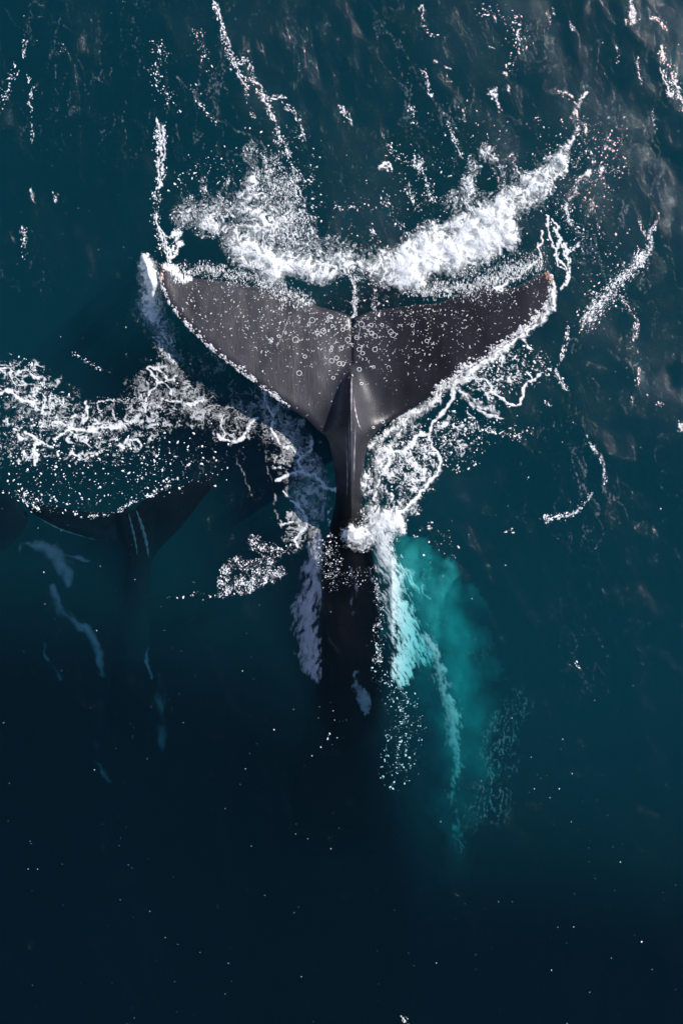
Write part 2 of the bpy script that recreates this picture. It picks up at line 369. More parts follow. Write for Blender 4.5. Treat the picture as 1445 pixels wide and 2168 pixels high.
def plan_body(name, outline, step, ztop, thick, mat, parent, sharp=(), tone_shade=None, extra=None, **pr):
    """closed body: outline in plan, top surface ztop(x,y,d), thickness(x,y,d) with d = distance to the outline, all one mesh"""
    P = closed_smooth(outline, step, sharp)
    x0, y0 = P.min(0); x1, y1 = P.max(0)
    gx, gy = np.meshgrid(np.arange(x0, x1, step), np.arange(y0, y1, step)); gx = gx + (np.arange(gx.shape[0]) % 2)[:, None] * step / 2
    g = np.stack([gx.ravel(), gy.ravel()], -1); ins = inside(g[:, 0], g[:, 1], P); g = g[ins]
    if extra is not None:
        ex = np.abs(g[:, 0] - extra[:, 0].mean()) > (extra[:, 0].max() - extra[:, 0].min()) / 2 + 1.5
        ex |= (g[:, 1] > extra[:, 1].max()) | (g[:, 1] < extra[:, 1].min()); g = np.vstack([g[ex], extra[inside(extra[:, 0], extra[:, 1], P)]])
    dg = poly_dist(g[:, 0], g[:, 1], P); g = g[dg > step * 0.45]
    # extra rings close to the rim so that it rounds off
    nP = len(P)
    tan = np.roll(P, -1, 0) - np.roll(P, 1, 0); nrm = np.stack([-tan[:, 1], tan[:, 0]], -1); nrm /= np.linalg.norm(nrm, axis=1)[:, None] + 1e-9
    tst = P + nrm * 0.5; sgn = 1 if inside(tst[:, 0], tst[:, 1], P).mean() > 0.5 else -1
    rim = P + nrm * sgn * step * 0.22
    allp = np.vstack([P, rim, g])
    vs_, ed, fs, ov, oe, of = delaunay_2d_cdt([Vector(p) for p in allp], [(i, (i + 1) % nP) for i in range(nP)], [], 1, 1e-5)
    V = np.array([(v.x, v.y) for v in vs_]); src = [o[0] if o else -1 for o in ov]
    rimset = np.array([bool(o) and o[0] < nP for o in ov])
    d = poly_dist(V[:, 0], V[:, 1], P); d[rimset] = 0
    zt = ztop(V[:, 0], V[:, 1], d); zb = zt - thick(V[:, 0], V[:, 1], d)
    def W(z): k = (H - z) / H; return np.stack([(V[:, 0] - CX) / PX * k, (CY - V[:, 1]) / PX * k, z], -1)
    top, bot = W(zt), W(zt); bot[:, 2] = zb
    n = len(V); idx = np.arange(n) + n; idx[rimset] = np.arange(n)[rimset]
    F = []
    tri = np.array([t for t in fs if len(t) == 3])
    ar = (V[tri[:, 1], 0] - V[tri[:, 0], 0]) * (V[tri[:, 2], 1] - V[tri[:, 0], 1]) - (V[tri[:, 1], 1] - V[tri[:, 0], 1]) * (V[tri[:, 2], 0] - V[tri[:, 0], 0])
    tri = np.where((ar > 0)[:, None], tri[:, ::-1], tri)           # photo y points down
    Fa = np.vstack([tri, idx[tri[:, ::-1]]])
    used, inv = np.unique(Fa, return_inverse=True)
    allv = np.vstack([top, bot])[used]
    pg = tone_shade(V[:, 0], V[:, 1]) if tone_shade else np.ones(len(V))
    return mesh_obj(name, allv, inv.reshape(Fa.shape), mat, parent=parent, smooth=True, attr={'tone_and_shade': np.r_[pg, pg][used]}, **pr)
def empty(name, loc, **pr):
    o = bpy.data.objects.new(name, None); C.objects.link(o); o.location = loc
    for k, a in pr.items(): o[k] = a
    return o

# --- the big whale, tail out of the water
OUT = [(345,563),(375,576),(410,588),(450,593),(500,600),(560,612),(620,628),(680,650),(725,662),(742,672),(746,688),(750,674),(762,667),(800,656),(860,648),(930,640),(975,622),
       (1010,612),(1040,606),(1062,612),(1095,606),(1135,585),(1160,577),(1171,590),(1170,618),(1156,650),(1125,688),(1080,722),(1030,756),(975,792),(915,835),(860,868),(822,893),(795,915),(780,938),(772,965),
       (768,1000),(765,1050),(770,1100),(782,1150),(794,1210),(802,1300),(806,1400),(812,1500),(830,1650),(850,1850),(870,2100),(868,2500),(800,2800),(730,2860),(650,2800),(590,2500),(580,2100),(600,1850),(625,1650),(655,1500),(676,1400),(680,1300),(681,1210),(688,1150),(702,1100),(711,1050),(708,1000),(700,955),(692,928),
       (672,910),(650,888),(610,862),(560,828),(510,790),(460,752),(410,706),(372,664),(350,628),(339,595)]
YT = [(339,563),(345,563),(410,590),(500,600),(620,628),(742,675),(800,656),(930,640),(1040,606),(1170,577)]
RIDGE = 742.0
def zr(y): return interp(y, [(700,.12),(780,.20),(815,.33),(860,.47),(910,.56),(970,.56),(1030,.45),(1090,.24),(1130,.08),(1170,-.03),(1250,-.07),(1350,-.14),(1450,-.22),(1600,-.44),(1750,-1.1),(1900,-3.2),(2100,-6),(2860,-13)])
def wr(y): return interp(y, [(700,6),(780,12),(830,28),(900,50),(950,46),(1000,34),(1050,28),(1100,34),(1150,52),(1210,57),(1300,61),(1400,65),(1500,79),(1650,103),(1850,125),(2100,145),(2500,139),(2800,60),(2860,30)])
def hb(y): return interp(y, [(700,.02),(780,.06),(860,.22),(950,.34),(1050,.34),(1150,.28),(1300,.34),(1500,.5),(1850,.8),(2200,.95),(2860,.3)])
def z_fluke(x, y):
    yt = interp(x, YT); dx = np.abs(x - RIDGE) / 400
    dip = 0.002 * np.exp(-((x - 746) / 4.0) ** 2) * sst(800, 760, y)
    side = np.where(x < RIDGE, 0.21, 0.17)
    return 0.05 + 0.00075 * np.clip(y - yt, 0, 400) + side * dx ** 1.35 - dip + 0.012 * fbm(x / 90, y / 120, 3, 5)
def z_whale(x, y, d=None):
    x = np.asarray(x, float); y = np.asarray(y, float)
    dx = np.abs(x - RIDGE); zf = z_fluke(x, y)
    if d is None: d = 20
    zf = zf - 0.035 * (1 - np.sqrt(np.clip(1 - (1 - np.clip(d / 16, 0, 1)) ** 2, 0, 1)))
    cen = np.where(y > 1100, 0.5 * (interp(y, [(1100,770),(1150,782),(1210,794),(1300,802),(1400,806),(1500,812),(1650,830),(1850,850),(2100,870),(2860,868)]) + interp(y, [(1100,702),(1150,688),(1210,681),(1300,680),(1400,676),(1500,655),(1650,625),(1850,600),(2100,580),(2860,590)])), RIDGE)
    r = np.clip(np.abs(x - cen) / wr(y), 0, 1.6)
    keel = zr(y) - hb(y) * (0.55 * r + 0.45 * r ** 2)
    ell = zr(y) - hb(y) * (1 - np.sqrt(np.clip(1 - r * r, 0, 1))) - np.clip(r - 1, 0, 1)
    b = sst(1080, 1220, y); zs = keel * (1 - b) + ell * b
    crest = .034 * np.exp(-((x - 743) / 4.2) ** 2) * sst(775, 800, y) * sst(1120, 1000, y)
    zs = zs + crest
    # above y = 900 the keel rises softly out of the blades
    zc0 = z_fluke(np.full_like(y, RIDGE, dtype=float) if np.ndim(y) else RIDGE, y)
    sw = np.where(x < RIDGE, interp(y, [(770,8),(850,16),(920,26),(1000,34)]), interp(y, [(770,8),(850,26),(920,50),(1000,50)]))
    up = np.clip(zr(y) - zc0, 0, 1) * sst(765, 800, y) * np.exp(-(dx / sw) ** 1.25)
    wgt = sst(985, 915, y); zf2 = zf * wgt + (1 - wgt) * (-2)
    k = 0.02; h_ = np.clip(0.5 + 0.5 * (zs - zf2) / k, 0, 1)
    low = zf2 * (1 - h_) + zs * h_ + k * h_ * (1 - h_); m = sst(880, 960, y)
    return (zf + up + crest) * (1 - m) + low * m
def t_whale(x, y, d):
    b = sst(900, 1000, y); ww = wr(y)
    tf = 0.015 + 0.09 * np.sqrt(np.clip(d / 60, 0, 1)); tf = np.where(d <= 0, 0, tf)
    q = 1 - np.clip(d / ww, 0, 1); tb = 1.6 * hb(y) * np.sqrt(np.clip(1 - q * q, 0, 1))
    return tf * (1 - b) + tb * b
W1 = empty('humpback_whale', at(742, 1000, 0.2), category='whale', label='large humpback whale with dark grey barnacled tail flukes spread above the water')
OUTP = closed_smooth(OUT, 5.0, sharp=(10,))
def add_part_offset(o, par):                     # keep world place under the thing's empty
    o.matrix_parent_inverse = par.matrix_world.inverted() if False else __import__('mathutils').Matrix.Translation(-par.location)
body = plan_body('body', OUT, 5.0, z_whale, t_whale, M_SKIN, W1, sharp=(10,), extra=np.stack(np.meshgrid(np.arange(728, 759, 2.0), np.arange(676, 1150, 4.0)), -1).reshape(-1, 2) + .01, tone_shade=lambda x, y: (1 - .8 * np.exp(-((x - 746) / 2.6) ** 2) * sst(785, 765, y)) * (1 - .93 * sst(930, 1170, y)) * (1 - .42 * sst(748, 860, x) * sst(1200, 900, x)) * (.85 + .5 * fbm(x / 60, y / 110, 3, 901))); add_part_offset(body, W1)  # own mottling plus painted shade on notch groove, right blade and submerged stock

# crust of barnacles along the leading edges and tips
d = Drops()
LEADL = [(342,585),(343,610),(356,640),(375,665),(412,706),(462,750),(512,788),(562,826),(612,860)]
LEADR = [(1165,582),(1170,600),(1164,630),(1150,656),(1120,689),(1076,722),(1026,756),(972,790),(915,832)]
d.line([(a, b, s) for (a, b), s in zip(LEADL, (3,3,3.5,3,3,5,5,4,1.5))], 620, 3, (1.2, 4.6), (1, 1.8))
d.line([(a, b, s) for (a, b), s in zip(LEADR, (4,5,6,5,6,7,9,8,3))], 900, 3, (1.2, 5.0), (1, 1.8))
d.line([(a - 2, b + 2, 1.5) for (a, b) in LEADL], 420, 3, (1.0, 2.6), (1, 1.8))
d.line([(a + 2, b + 1, 2) for (a, b) in LEADR], 500, 3, (1.5, 3.6), (1, 1.8))
def zw_(x, y): return z_whale(x, y, poly_dist(x, y, OUTP[::2])) 
def on_fluke(x, y, m=3): return inside(x, y, OUTP) & (y < 1130)
def keep(dr, fn):
    p = np.concatenate(dr.p); k = fn(p[:, 0], p[:, 1]); n = Drops()
    n.p = [p[k]]; n.r = [np.concatenate(dr.r)[k]]; n.e = [np.concatenate(dr.e)[k]]; n.a = [np.concatenate(dr.a)[k]]; n.z = [np.concatenate(dr.z)[k]]; return n
d = keep(d, on_fluke)
o = d.build('barnacle_crust', 'white crusted barnacles along the fluke leading edges', M_BARN, zfun=zw_, lift=0.002, parent=W1, flat=1.0); add_part_offset(o, W1)
d = Drops(); d.line([(343,566),(340,580),(341,592)], 60, 2.5, (1, 3)); d.line([(1150,580),(1160,582),(1166,592)], 60, 3.5, (1, 3)); d = keep(d, on_fluke)
o = d.build('whale_lice', 'orange brown crust at the fluke tips', M_RUST, zfun=zw_, lift=0.004, parent=W1); add_part_offset(o, W1)

# ring shaped barnacle scars and short nicks
def rings():
    V = []; F = []
    def ring(x, y, r, a0, a1, wd=0.9):
        n = max(4, int(14 * (a1 - a0) / 6.283)); b = len(V); full = a1 - a0 > 6.2
        for i in range(n + (0 if full else 1)):
            t = a0 + (a1 - a0) * i / n
            ww = wd * (1 if full else 0.35 + 0.65 * math.sin(math.pi * i / n))
            for rr, hz in ((r - ww, 0.0), (r, 0.004), (r + ww, 0.0)):
                V.append((x + rr * math.cos(t), y + rr * math.sin(t) * 0.95, hz))
        m = n if full else n
        for i in range(m):
            a, c = b + 3 * i, b + 3 * ((i + 1) % n if full else i + 1)
            F.append((a, a + 1, c + 1)); F.append((a, c + 1, c)); F.append((a + 1, a + 2, c + 2)); F.append((a + 1, c + 2, c + 1))
    rd = random.Random(11)
    spots = [(700,742,5),(712,758,6),(712,795,6),(705,800,5),(722,738,6),(690,757,6),(645,755,6),(633,790,6),(608,778,5),(703,690,6),(693,680,6),(720,680,5),(672,705,6),(760,740,7),(757,757,7),(767,748,6),(793,740,6),(783,766,6),(790,777,6),(760,782,6),(822,778,6),(785,688,6),(808,688,5),(862,684,6),(872,689,6),(903,722,6),(775,714,6),(785,705,6),(770,694,5),(884,777,5),(810,893,5),(790,905,4),(798,898,4),(765,812,5),(725,698,6),(768,735,5),(702,735,5),(718,770,6),(620,700,5),(590,712,5)]
    for q_, (x, y, r) in enumerate(spots):
        r *= rd.uniform(.62, 1.0)
        if q_ % 3 == 2: ring(x, y, r * .7, (a_ := rd.uniform(0, 6)), a_ + rd.uniform(2, 4.5), .6); continue
        ring(x, y, (r + rd.uniform(-.7, .7)) * .8, 0, 6.2832, 0.7)
    for _ in range(400):
        # denser towards the notch and the trailing edge
        for _t in range(60):
            x = rd.gauss(742, 165) if rd.random() < .75 else rd.uniform(350, 1150); y = rd.gauss(692, 50)
            if inside(np.array([x]), np.array([y]), OUTP)[0] and y < 900 and poly_dist(np.array([x]), np.array([y]), OUTP[::3])[0] > 7: break
        else: continue
        r = rd.choice([0.9, 1.2, 1.5, 2.0, 2.6, 3.4])
        if abs(x - 742) < 130 and rd.random() < .06: ring(x, y, rd.uniform(4, 6.5), 0, 6.2832, 0.6)
        else:
            a = rd.uniform(0, 6.28); ring(x, y, r, a, a + rd.uniform(1.2, 3.6), rd.uniform(.55, 1.15))
    V = np.array(V); F = np.array(F); hz = V[:, 2]; z = zw_(V[:, 0], V[:, 1]) + 0.0015 + hz
    k = (H - z) / H
    o = mesh_obj('barnacle_scars', np.stack([(V[:, 0] - CX) / PX * k, (CY - V[:, 1]) / PX * k, z], -1), F[:, ::-1], M_BARN, parent=W1, kind='stuff', label='white barnacle rings and nicks scattered over the flukes')
    add_part_offset(o, W1)
rings()
# water drops lying on the flukes
Zf = Zone(330, 560, 1180, 940, 3, 3)
m = Zf.new(); ins = inside(Zf.X, Zf.Y, OUTP); yt = interp(Zf.X, YT)
m = np.exp(-np.clip(Zf.Y - yt, 0, 999) / 55.0) * ins + 0.10 * ins * np.exp(-((Zf.X - 742) / 170) ** 2)
d = Drops(); d.cloud(Zf, m, 1900, (0.4, 1.9), (1, 2.0), 90, 50)
d.line([(585,735),(600,700),(615,665)], 40, 1.2, (.6, 1.2)); d.line([(625,655),(600,730),(560,740)], 50, 12, (.6, 2)); d.line([(575,720),(572,722)], 20, 3, (1, 2.6))
d = keep(d, on_fluke)
o = d.build('water_droplets', 'white spray drops lying on the flukes', M_BARN, zfun=zw_, lift=0.001, parent=W1, flat=0.6); add_part_offset(o, W1)

def streak(name, pts, wd, zf, mat, par, seed=0):
    P = smooth_path(pts, 8); n = len(P); V = []; F = []
    tan = np.gradient(P, axis=0); nr = np.stack([-tan[:, 1], tan[:, 0]], -1); nr /= np.linalg.norm(nr, axis=1)[:, None]
    for i in range(n):
        t = i / (n - 1); ww = wd * math.sin(math.pi * min(max(t, .04), .96)) ** .7 * (1 + .4 * math.sin(i * 1.7 + seed))
        for s, h in ((-1, 0), (0, .006), (1, 0)):
            p = P[i] + nr[i] * ww * s; z = float(zf(np.array([p[0]]), np.array([p[1]]))[0]) + .003 + h; V.append(at(p[0], p[1], z))
    for i in range(n - 1):
        a = 3 * i
        for j in (0, 1): F.append((a + j, a + j + 1, a + j + 4, a + j + 3))
    o = mesh_obj(name, V, F, mat, parent=par); add_part_offset(o, par); return o
for p_, w_ in (([(733,905),(734,960),(735,1010),(734,1050)], 1.0), ([(738,880),(739,940),(739,1000)], .8), ([(748,835),(752,868),(758,895),(764,912)], 1.1), ([(744,800),(743.5,830),(743,870)], 1.5), ([(752,900),(750,960),(749,1020)], .9), ([(763,690),(759,708),(755,728)], 1.0), ([(585,738),(600,702),(612,668)], .8)):  # the streak along the ridge top is its highlight, put in as colour
    streak('crease_and_highlight', p_, w_, lambda x, y: zw_(x, y), M_CREASE_HIGHLIGHT, W1, w_)

# --- the calf beside it, under the surface
OUT2 = [(447,1010),(452,1026),(432,1052),(412,1078),(388,1110),(362,1138),(335,1166),(320,1196),(318,1250),(318,1320),(322,1420),(335,1560),(350,1750),(330,1950),(285,1990),(240,1930),(225,1750),(226,1560),(236,1420),(252,1300),(262,1220),(262,1170),(238,1152),(190,1142),(140,1124),(95,1102),(62,1078),(80,1068),(130,1074),(190,1084),(245,1084),(272,1076),(284,1082),(296,1066),(330,1046),(375,1030),(410,1016)]
def ztop2(x, y, d):
    ww = interp(y, [(1000,60),(1100,40),(1200,28),(1400,44),(1600,58),(1900,50),(1990,20)]); cen = interp(y, [(1000,284),(1200,291),(1400,280),(1600,282),(1990,285)])
    r = np.clip(np.abs(x - cen) / ww, 0, 1); base = interp(y, [(1000,-.24),(1060,-.30),(1100,-.36),(1150,-.42),(1200,-.48),(1400,-.85),(1550,-2),(1700,-4),(1990,-8)])
    hh = interp(y, [(1000,.0),(1080,.03),(1200,.13),(1500,.3),(1990,.2)])
    return base - hh * (1 - np.sqrt(1 - r * r)) - 0.03 * sst(12, 0, d) - 0.00025 * np.clip(284 - x, 0, 300) * sst(1200, 1120, y)
def th2(x, y, d):
    return np.where(d <= 0, 0, 0.01 + interp(y, [(1000,.08),(1150,.10),(1250,.3),(1500,.55),(1990,.3)]) * np.sqrt(np.clip(d / 30, 0, 1)))
W2 = empty('humpback_calf', at(290, 1200, -0.4), category='whale calf', label='small dark whale calf under the surface left of the big whale')
OP2 = closed_smooth(OUT2, 6.0)
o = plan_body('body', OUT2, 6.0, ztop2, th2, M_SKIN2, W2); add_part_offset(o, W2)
z2f = lambda x, y: ztop2(x, y, poly_dist(x, y, OP2))
streak('scar', [(272,1088),(279,1115),(286,1145),(291,1175)], 2.6, z2f, M_SCAR, W2, 1)
streak('scar', [(288,1080),(299,1110),(309,1145),(315,1180)], 3.2, z2f, M_SCAR, W2, 4)
streak('scar', [(84,1098),(120,1117),(155,1130),(205,1144)], 1.6, z2f, M_SCAR, W2, 2)

# --- third whale, only the tip of a fluke enters the picture
OUT3 = [(-60,1020),(-20,1024),(12,1038),(44,1066),(60,1094),(52,1120),(30,1148),(0,1168),(-60,1180),(-150,1215),(-220,1260),(-240,1340),(-238,1500),(-210,1700),(-230,2000),(-300,2060),(-380,2000),(-400,1700),(-370,1500),(-345,1340),(-350,1260),(-420,1210),(-520,1160),(-600,1080),(-560,1050),(-450,1080),(-340,1100),(-295,1120),(-250,1095),(-160,1050)]
def ztop3(x, y, d):
    ww = interp(y, [(1000,60),(1200,50),(1400,60),(1700,95),(2060,30)]); r = np.clip(np.abs(x + 298) / ww, 0, 1)
    hh = interp(y, [(1100,.0),(1250,.2),(1600,.4),(2060,.2)])
    return interp(y, [(1000,-.45),(1200,-.55),(1500,-1),(2060,-3)]) - hh * (1 - np.sqrt(1 - r * r)) - .03 * sst(14, 0, d)
def th3(x, y, d): return np.where(d <= 0, 0, 0.01 + interp(y, [(1000,.09),(1200,.12),(1300,.35),(1700,.8),(2060,.3)]) * np.sqrt(np.clip(d / 40, 0, 1)))
W3 = empty('humpback_whale', at(-298, 1300, -0.6), category='whale', label='submerged whale whose rounded fluke tip pokes in at the left edge')
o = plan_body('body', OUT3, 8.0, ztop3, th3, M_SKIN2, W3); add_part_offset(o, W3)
# ------------------------------------------------------------------ foam
def zsurf(px, py):                # water surface, or the whale where it stands above it
    z = wave_px(px, py); ins = inside(px, py, OUTP) & (py < 1240)
    if ins.any():
        zz = z.copy(); x, y = px[ins], py[ins]; zz[ins] = np.maximum(z[ins], z_whale(x, y, poly_dist(x, y, OUTP[::3])) ); z = zz
    return z

# A. the churned crest thrown up behind the trailing edge
Z = Zone(330, 170, 1330, 700, 1.5, 10, (14, 5))
for b in [(392,430,30,26,.62),(400,455,40,30,.7),(445,475,45,35,.8),(470,440,50,36,.62),(530,430,55,50,.72),(535,385,26,46,.6),(530,345,9,40,.5),(505,505,50,38,.95),(560,480,60,55,.85),(600,470,42,60,.5),
          (540,545,60,42,1.15),(590,560,60,45,1.15),(585,590,40,24,1.1),(640,560,65,40,.95),(670,580,55,28,1.0),(650,520,60,30,.45),(720,560,60,34,.7),(700,520,50,26,.35),(770,565,50,32,.62),(770,530,60,24,.32),
          (820,560,55,42,.85),(860,590,52,34,1.2),(880,560,60,45,1.2),(905,520,60,45,1.0),(960,540,75,48,1.2),(1010,515,75,48,1.25),(1065,495,48,46,1.3),(1000,468,70,36,1.1),(930,485,50,32,.75),(1060,450,50,40,1.0),(1100,420,46,36,.9),
          (1140,385,42,34,.95),(1172,355,34,30,1.05),(1185,335,18,18,1.2),(1020,430,60,34,.5),(990,395,18,42,.68),(1003,350,18,26,.55),(1043,325,22,22,.7),(1062,395,16,36,.6),(1085,345,24,16,.45),(960,420,26,26,.4),(1110,372,34,20,.42)]:
    Z.blob(*b)
Z.rib([(1165,355,20),(1190,320,17),(1208,290,11),(1222,255,8),(1237,200,5)], 10, 1.0)
Z.rib([(1243,365,8),(1228,395,15),(1205,420,14),(1200,450,15),(1214,480,10)], 12, .72).rib([(1210,490),(1236,503)], 7, .7)
Z.rib([(1275,345,9),(1272,365,12),(1268,380,5)], 9, .6).rib([(1250,425,6),(1262,455,9),(1270,465,4)], 8, .5).rib([(1225,335),(1222,345)], 7, .7).rib([(1233,270,4),(1236,285,8)], 6, .8)
Z.rib([(1290,300),(1296,318)], 6, .5).rib([(1300,350),(1310,365)], 5, .5)
Z.m *= 1 - .16 * sst(760, 640, Z.X)
spk = Z.new()
for p, w_ in [([(535,300),(540,350),(545,400)], 12), ([(520,320),(530,345),(520,380)], 10), ([(560,330),(575,370),(570,420)], 14), ([(480,370),(470,400)], 10), ([(430,380),(440,410)], 10), ([(600,390),(610,440),(620,500)], 24), ([(650,470),(660,510)], 20), ([(1000,340),(985,390),(990,440)], 12), ([(1050,350),(1062,400),(1050,440)], 14), ([(1090,330),(1110,370)], 10)]: Z.rib(p, w_, .8, M=spk)
Z.m = np.maximum(Z.m, spk * .62)
A, bill = churn(Z, Z.m, 100)
# threads round the right fluke tip and the left strand
L = Z.new()
for p, w_ in [([(1150,470),(1160,500),(1180,535),(1195,570),(1192,600)], 5.5), ([(1180,490),(1200,520),(1205,560),(1200,590),(1180,605)], 5), ([(1165,475),(1185,485),(1180,520)], 5),([(1215,515),(1208,525)],5),
              ([(1190,530),(1180,560),(1196,590)],3.5), ([(1130,560),(1100,590),(1070,608),(1050,612)], 4), ([(1140,500),(1150,540),(1145,570)], 3.5),
              ([(335,260),(334,330),(330,380),(332,440),(328,480),(345,520),(352,540)], 5.5), ([(346,270),(345,350),(334,400)], 4), ([(330,480),(345,500),(360,545)],4), ([(382,485),(372,510),(358,545)], 5), ([(345,500),(365,500),(378,490)],3.5),
              ([(800,352),(815,350),(825,360)], 6)]:
    Z.rib(p, w_, 1.0, M=L)
gr = fbm(Z.X / 5, Z.Y / 6, 3, 700) * 1.6
A2 = sst(.3, 1.0, L * 1.2 + .85 * gr) * sst(0, .15, L)
# thin spray veil hanging between the crest and the fluke
V_ = Z.new()
Z.rib([(352,560,14),(372,565,20),(395,588,16)], 15, .9, M=V_).rib([(380,560,20),(470,585,30),(560,605,24),(650,640,18)], 20, .42, M=V_).rib([(880,615,20),(960,610,34),(1050,590,44),(1130,560,44)], 40, .5, M=V_).rib([(745,600,14),(745,640,12),(742,672,7)], 10, .6, M=V_).rib([(800,600),(800,650)], 16, .25, M=V_)
Z.rib([(580,330),(600,380)], 22, .2, M=V_).rib([(540,360,14),(600,420,60),(620,500,60)], 40, .35, M=V_)
sp = fbm(Z.X / 3.2, Z.Y / 9, 3, 720, .7) * 1.7
A3 = sst(.35, 1.0, V_ * 1.25 + .75 * sp) * sst(0, .15, V_) * .9
AA = np.maximum(np.maximum(A, A2), A3)
Ht = A * (.015 + .045 * np.clip(Z.m, 0, 1.5) * np.clip(bill, 0, 1) + .008 * fbm(Z.X / 12, Z.Y / 12, 2, 740)) + .012 * A2 + .02 * A3
# keep the churn off the fluke itself, except for the thin spray
insf = inside(Z.X, Z.Y, OUTP); AA = np.where(insf & (A3 < A), 0, AA)
foam_mesh('sea_foam', Z, AA, np.clip(Ht, 0, .3), 'thick white churned foam arching behind the trailing edge of the tail', zfun=lambda x, y: zsurf(x, y))
ZA, MA, VA = Z, Z.m, V_

# B. the wash off the left tip and the torn lace to the left
Z = Zone(-40, 500, 730, 1200, 1.5, 20, (10, 4))
Z.rib([(302,540,8),(310,565,22),(314,600,30),(320,628,38),(318,655,30)], 22, 1.45).rib([(318,640,44),(334,680,42),(348,720,38),(362,760,28),(370,800,16)], 25, .72)
A, bill = churn(Z, Z.m, 200, .9)
L = Z.new()
Z.rib([(-40,800,45),(40,800,50),(90,850,62),(150,900,60),(240,900,62),(330,875,60),(400,850,60),(470,890,56),(540,880,50),(600,860,48)], 50, .78, .6, M=L)
Z.rib([(340,770,30),(335,830,36),(300,870,36)], 40, .7, .6, M=L).rib([(560,840,30),(600,900,44),(620,960,50),(650,1020,50),(640,1090,36),(625,1150,26)], 40, 1.0, .6, M=L)
Z.rib([(430,760,40),(480,760,30)], 30, .35, M=L)
Z.blob(50, 930, 100, 60, .6, M=L); Z.blob(220, 950, 180, 40, .45, M=L)
LC = lace(Z, L, 30, .27, 210, .8)
L2 = Z.new(); Z.rib([(300,830,50),(400,850,50),(480,880,50),(570,870,50),(620,960,60),(650,1040,50),(640,1120,36)], 50, 1.0, .6, M=L2); Z.rib([(380,770,40),(470,800,40),(540,850,30)], 40, .6, M=L2); Z.rib([(0,850,60),(120,880,70),(250,900,60)], 60, .6, .7, M=L2)
LC = np.maximum(LC, .42 * lace(Z, L2, 22, .25, 280, 1.1))
K = Z.new()
for p, w_, a in [([(118,930),(140,912),(170,903),(210,907),(245,903)], 8, 1.1), ([(0,838),(20,830),(40,842),(70,850)], 9, 1.1), ([(40,790),(60,785),(85,800)], 7, .9), ([(75,830),(95,845),(90,870)], 6, .9),
                 ([(60,915),(78,935),(70,950),(80,985)], 8, 1.1), ([(78,930),(110,945)], 6, .9), ([(178,855),(186,875),(180,890)], 6, .9), ([(150,960),(172,962)], 7, .9), ([(195,960),(212,962)], 6, .9), ([(208,868),(212,850),(235,845),(256,843)], 4.5, .9),
                 ([(246,950),(275,935),(300,938),(300,950)], 6, .9), ([(355,800),(335,780),(312,785),(330,800),(325,820),(310,840),(306,865)], 6, .9), ([(330,800),(355,815),(365,835)], 6, .8),([(352,850),(378,855),(400,862),(430,850)], 7, .9),
                 ([(456,925),(468,930),(478,930),(500,932),(520,915),(535,890),(545,885)], 6.5, 1.0), ([(470,928),(470,905),(480,885)], 3.5, 1.0), ([(560,830),(565,860),(575,880),(572,910),(590,935),(625,950),(636,965),(632,985),(640,1008)], 7, 1.0),
                 ([(588,1018),(610,1010),(635,1005),(650,1012),(680,1030),(715,1045)], 8, 1.15), ([(640,965),(658,945),(655,935)], 7, .9), ([(655,1020),(668,1008),(672,1002)], 3, .9), ([(600,1045),(625,1060),(640,1090),(645,1115),(632,1135),(630,1160)], 6, .95),
                 ([(590,965),(580,990),(600,985)], 5, .7), ([(590,1110),(620,1105),(630,1120)], 5, .7), ([(700,1075),(690,1100),(700,1130)], 4, .7)]:
    Z.rib(p, w_ * 0.72, a, M=K)
gr = fbm(Z.X / 11, Z.Y / 11, 4, 240, .65) * 1.7
KA = sst(.3, .75, K + .75 * gr) * sst(0, .2, K)
V_ = Z.new()
Z.rib([(560,830,20),(600,900,26),(650,960,20),(680,1020,26),(660,1080,30)], 26, .5, M=V_).rib([(400,780,20),(420,830,40),(400,880,40)], 30, .3, M=V_).rib([(690,1060,14),(670,1120,24),(668,1180,20)], 20, .55, M=V_).rib([(560,960,4),(580,1050,6),(600,1120,4)], 5, .5, M=V_).rib([(500,960),(515,1000),(540,1060)], 5, .4, M=V_).rib([(180,770),(230,780)],3,.4,M=V_)
wsp = fbm(Z.X / 7 + Z.Y / 60, Z.Y / 18, 4, 250, .65) * 1.6
A3 = sst(.25, 1.3, V_ * 1.3 + .6 * wsp) * sst(0, .2, V_) * .6
thin = (.85 + .5 * fbm(Z.X / 12, Z.Y / 12, 3, 260)) * (1 - .35 * sst(250, 420, Z.X))
AA = np.maximum.reduce([A, LC * thin, KA * .96, A3]); AA = np.where(inside(Z.X, Z.Y, OUTP) & (Z.Y < 1100), 0, AA)
Ht = A * (.02 + .035 * np.clip(Z.m, 0, 1.4) * np.clip(bill, 0, 1) + .30 * np.clip(Z.m, 0, 1.2) * sst(665, 600, Z.Y)) + .004 * LC + .008 * KA * (1 + .4 * gr)
foam_mesh('sea_foam', Z, AA, np.clip(Ht, 0, .45), 'torn lacy foam trailing left from the left fluke tip, half in shade', zfun=zsurf)
ZB, LB = Z, L

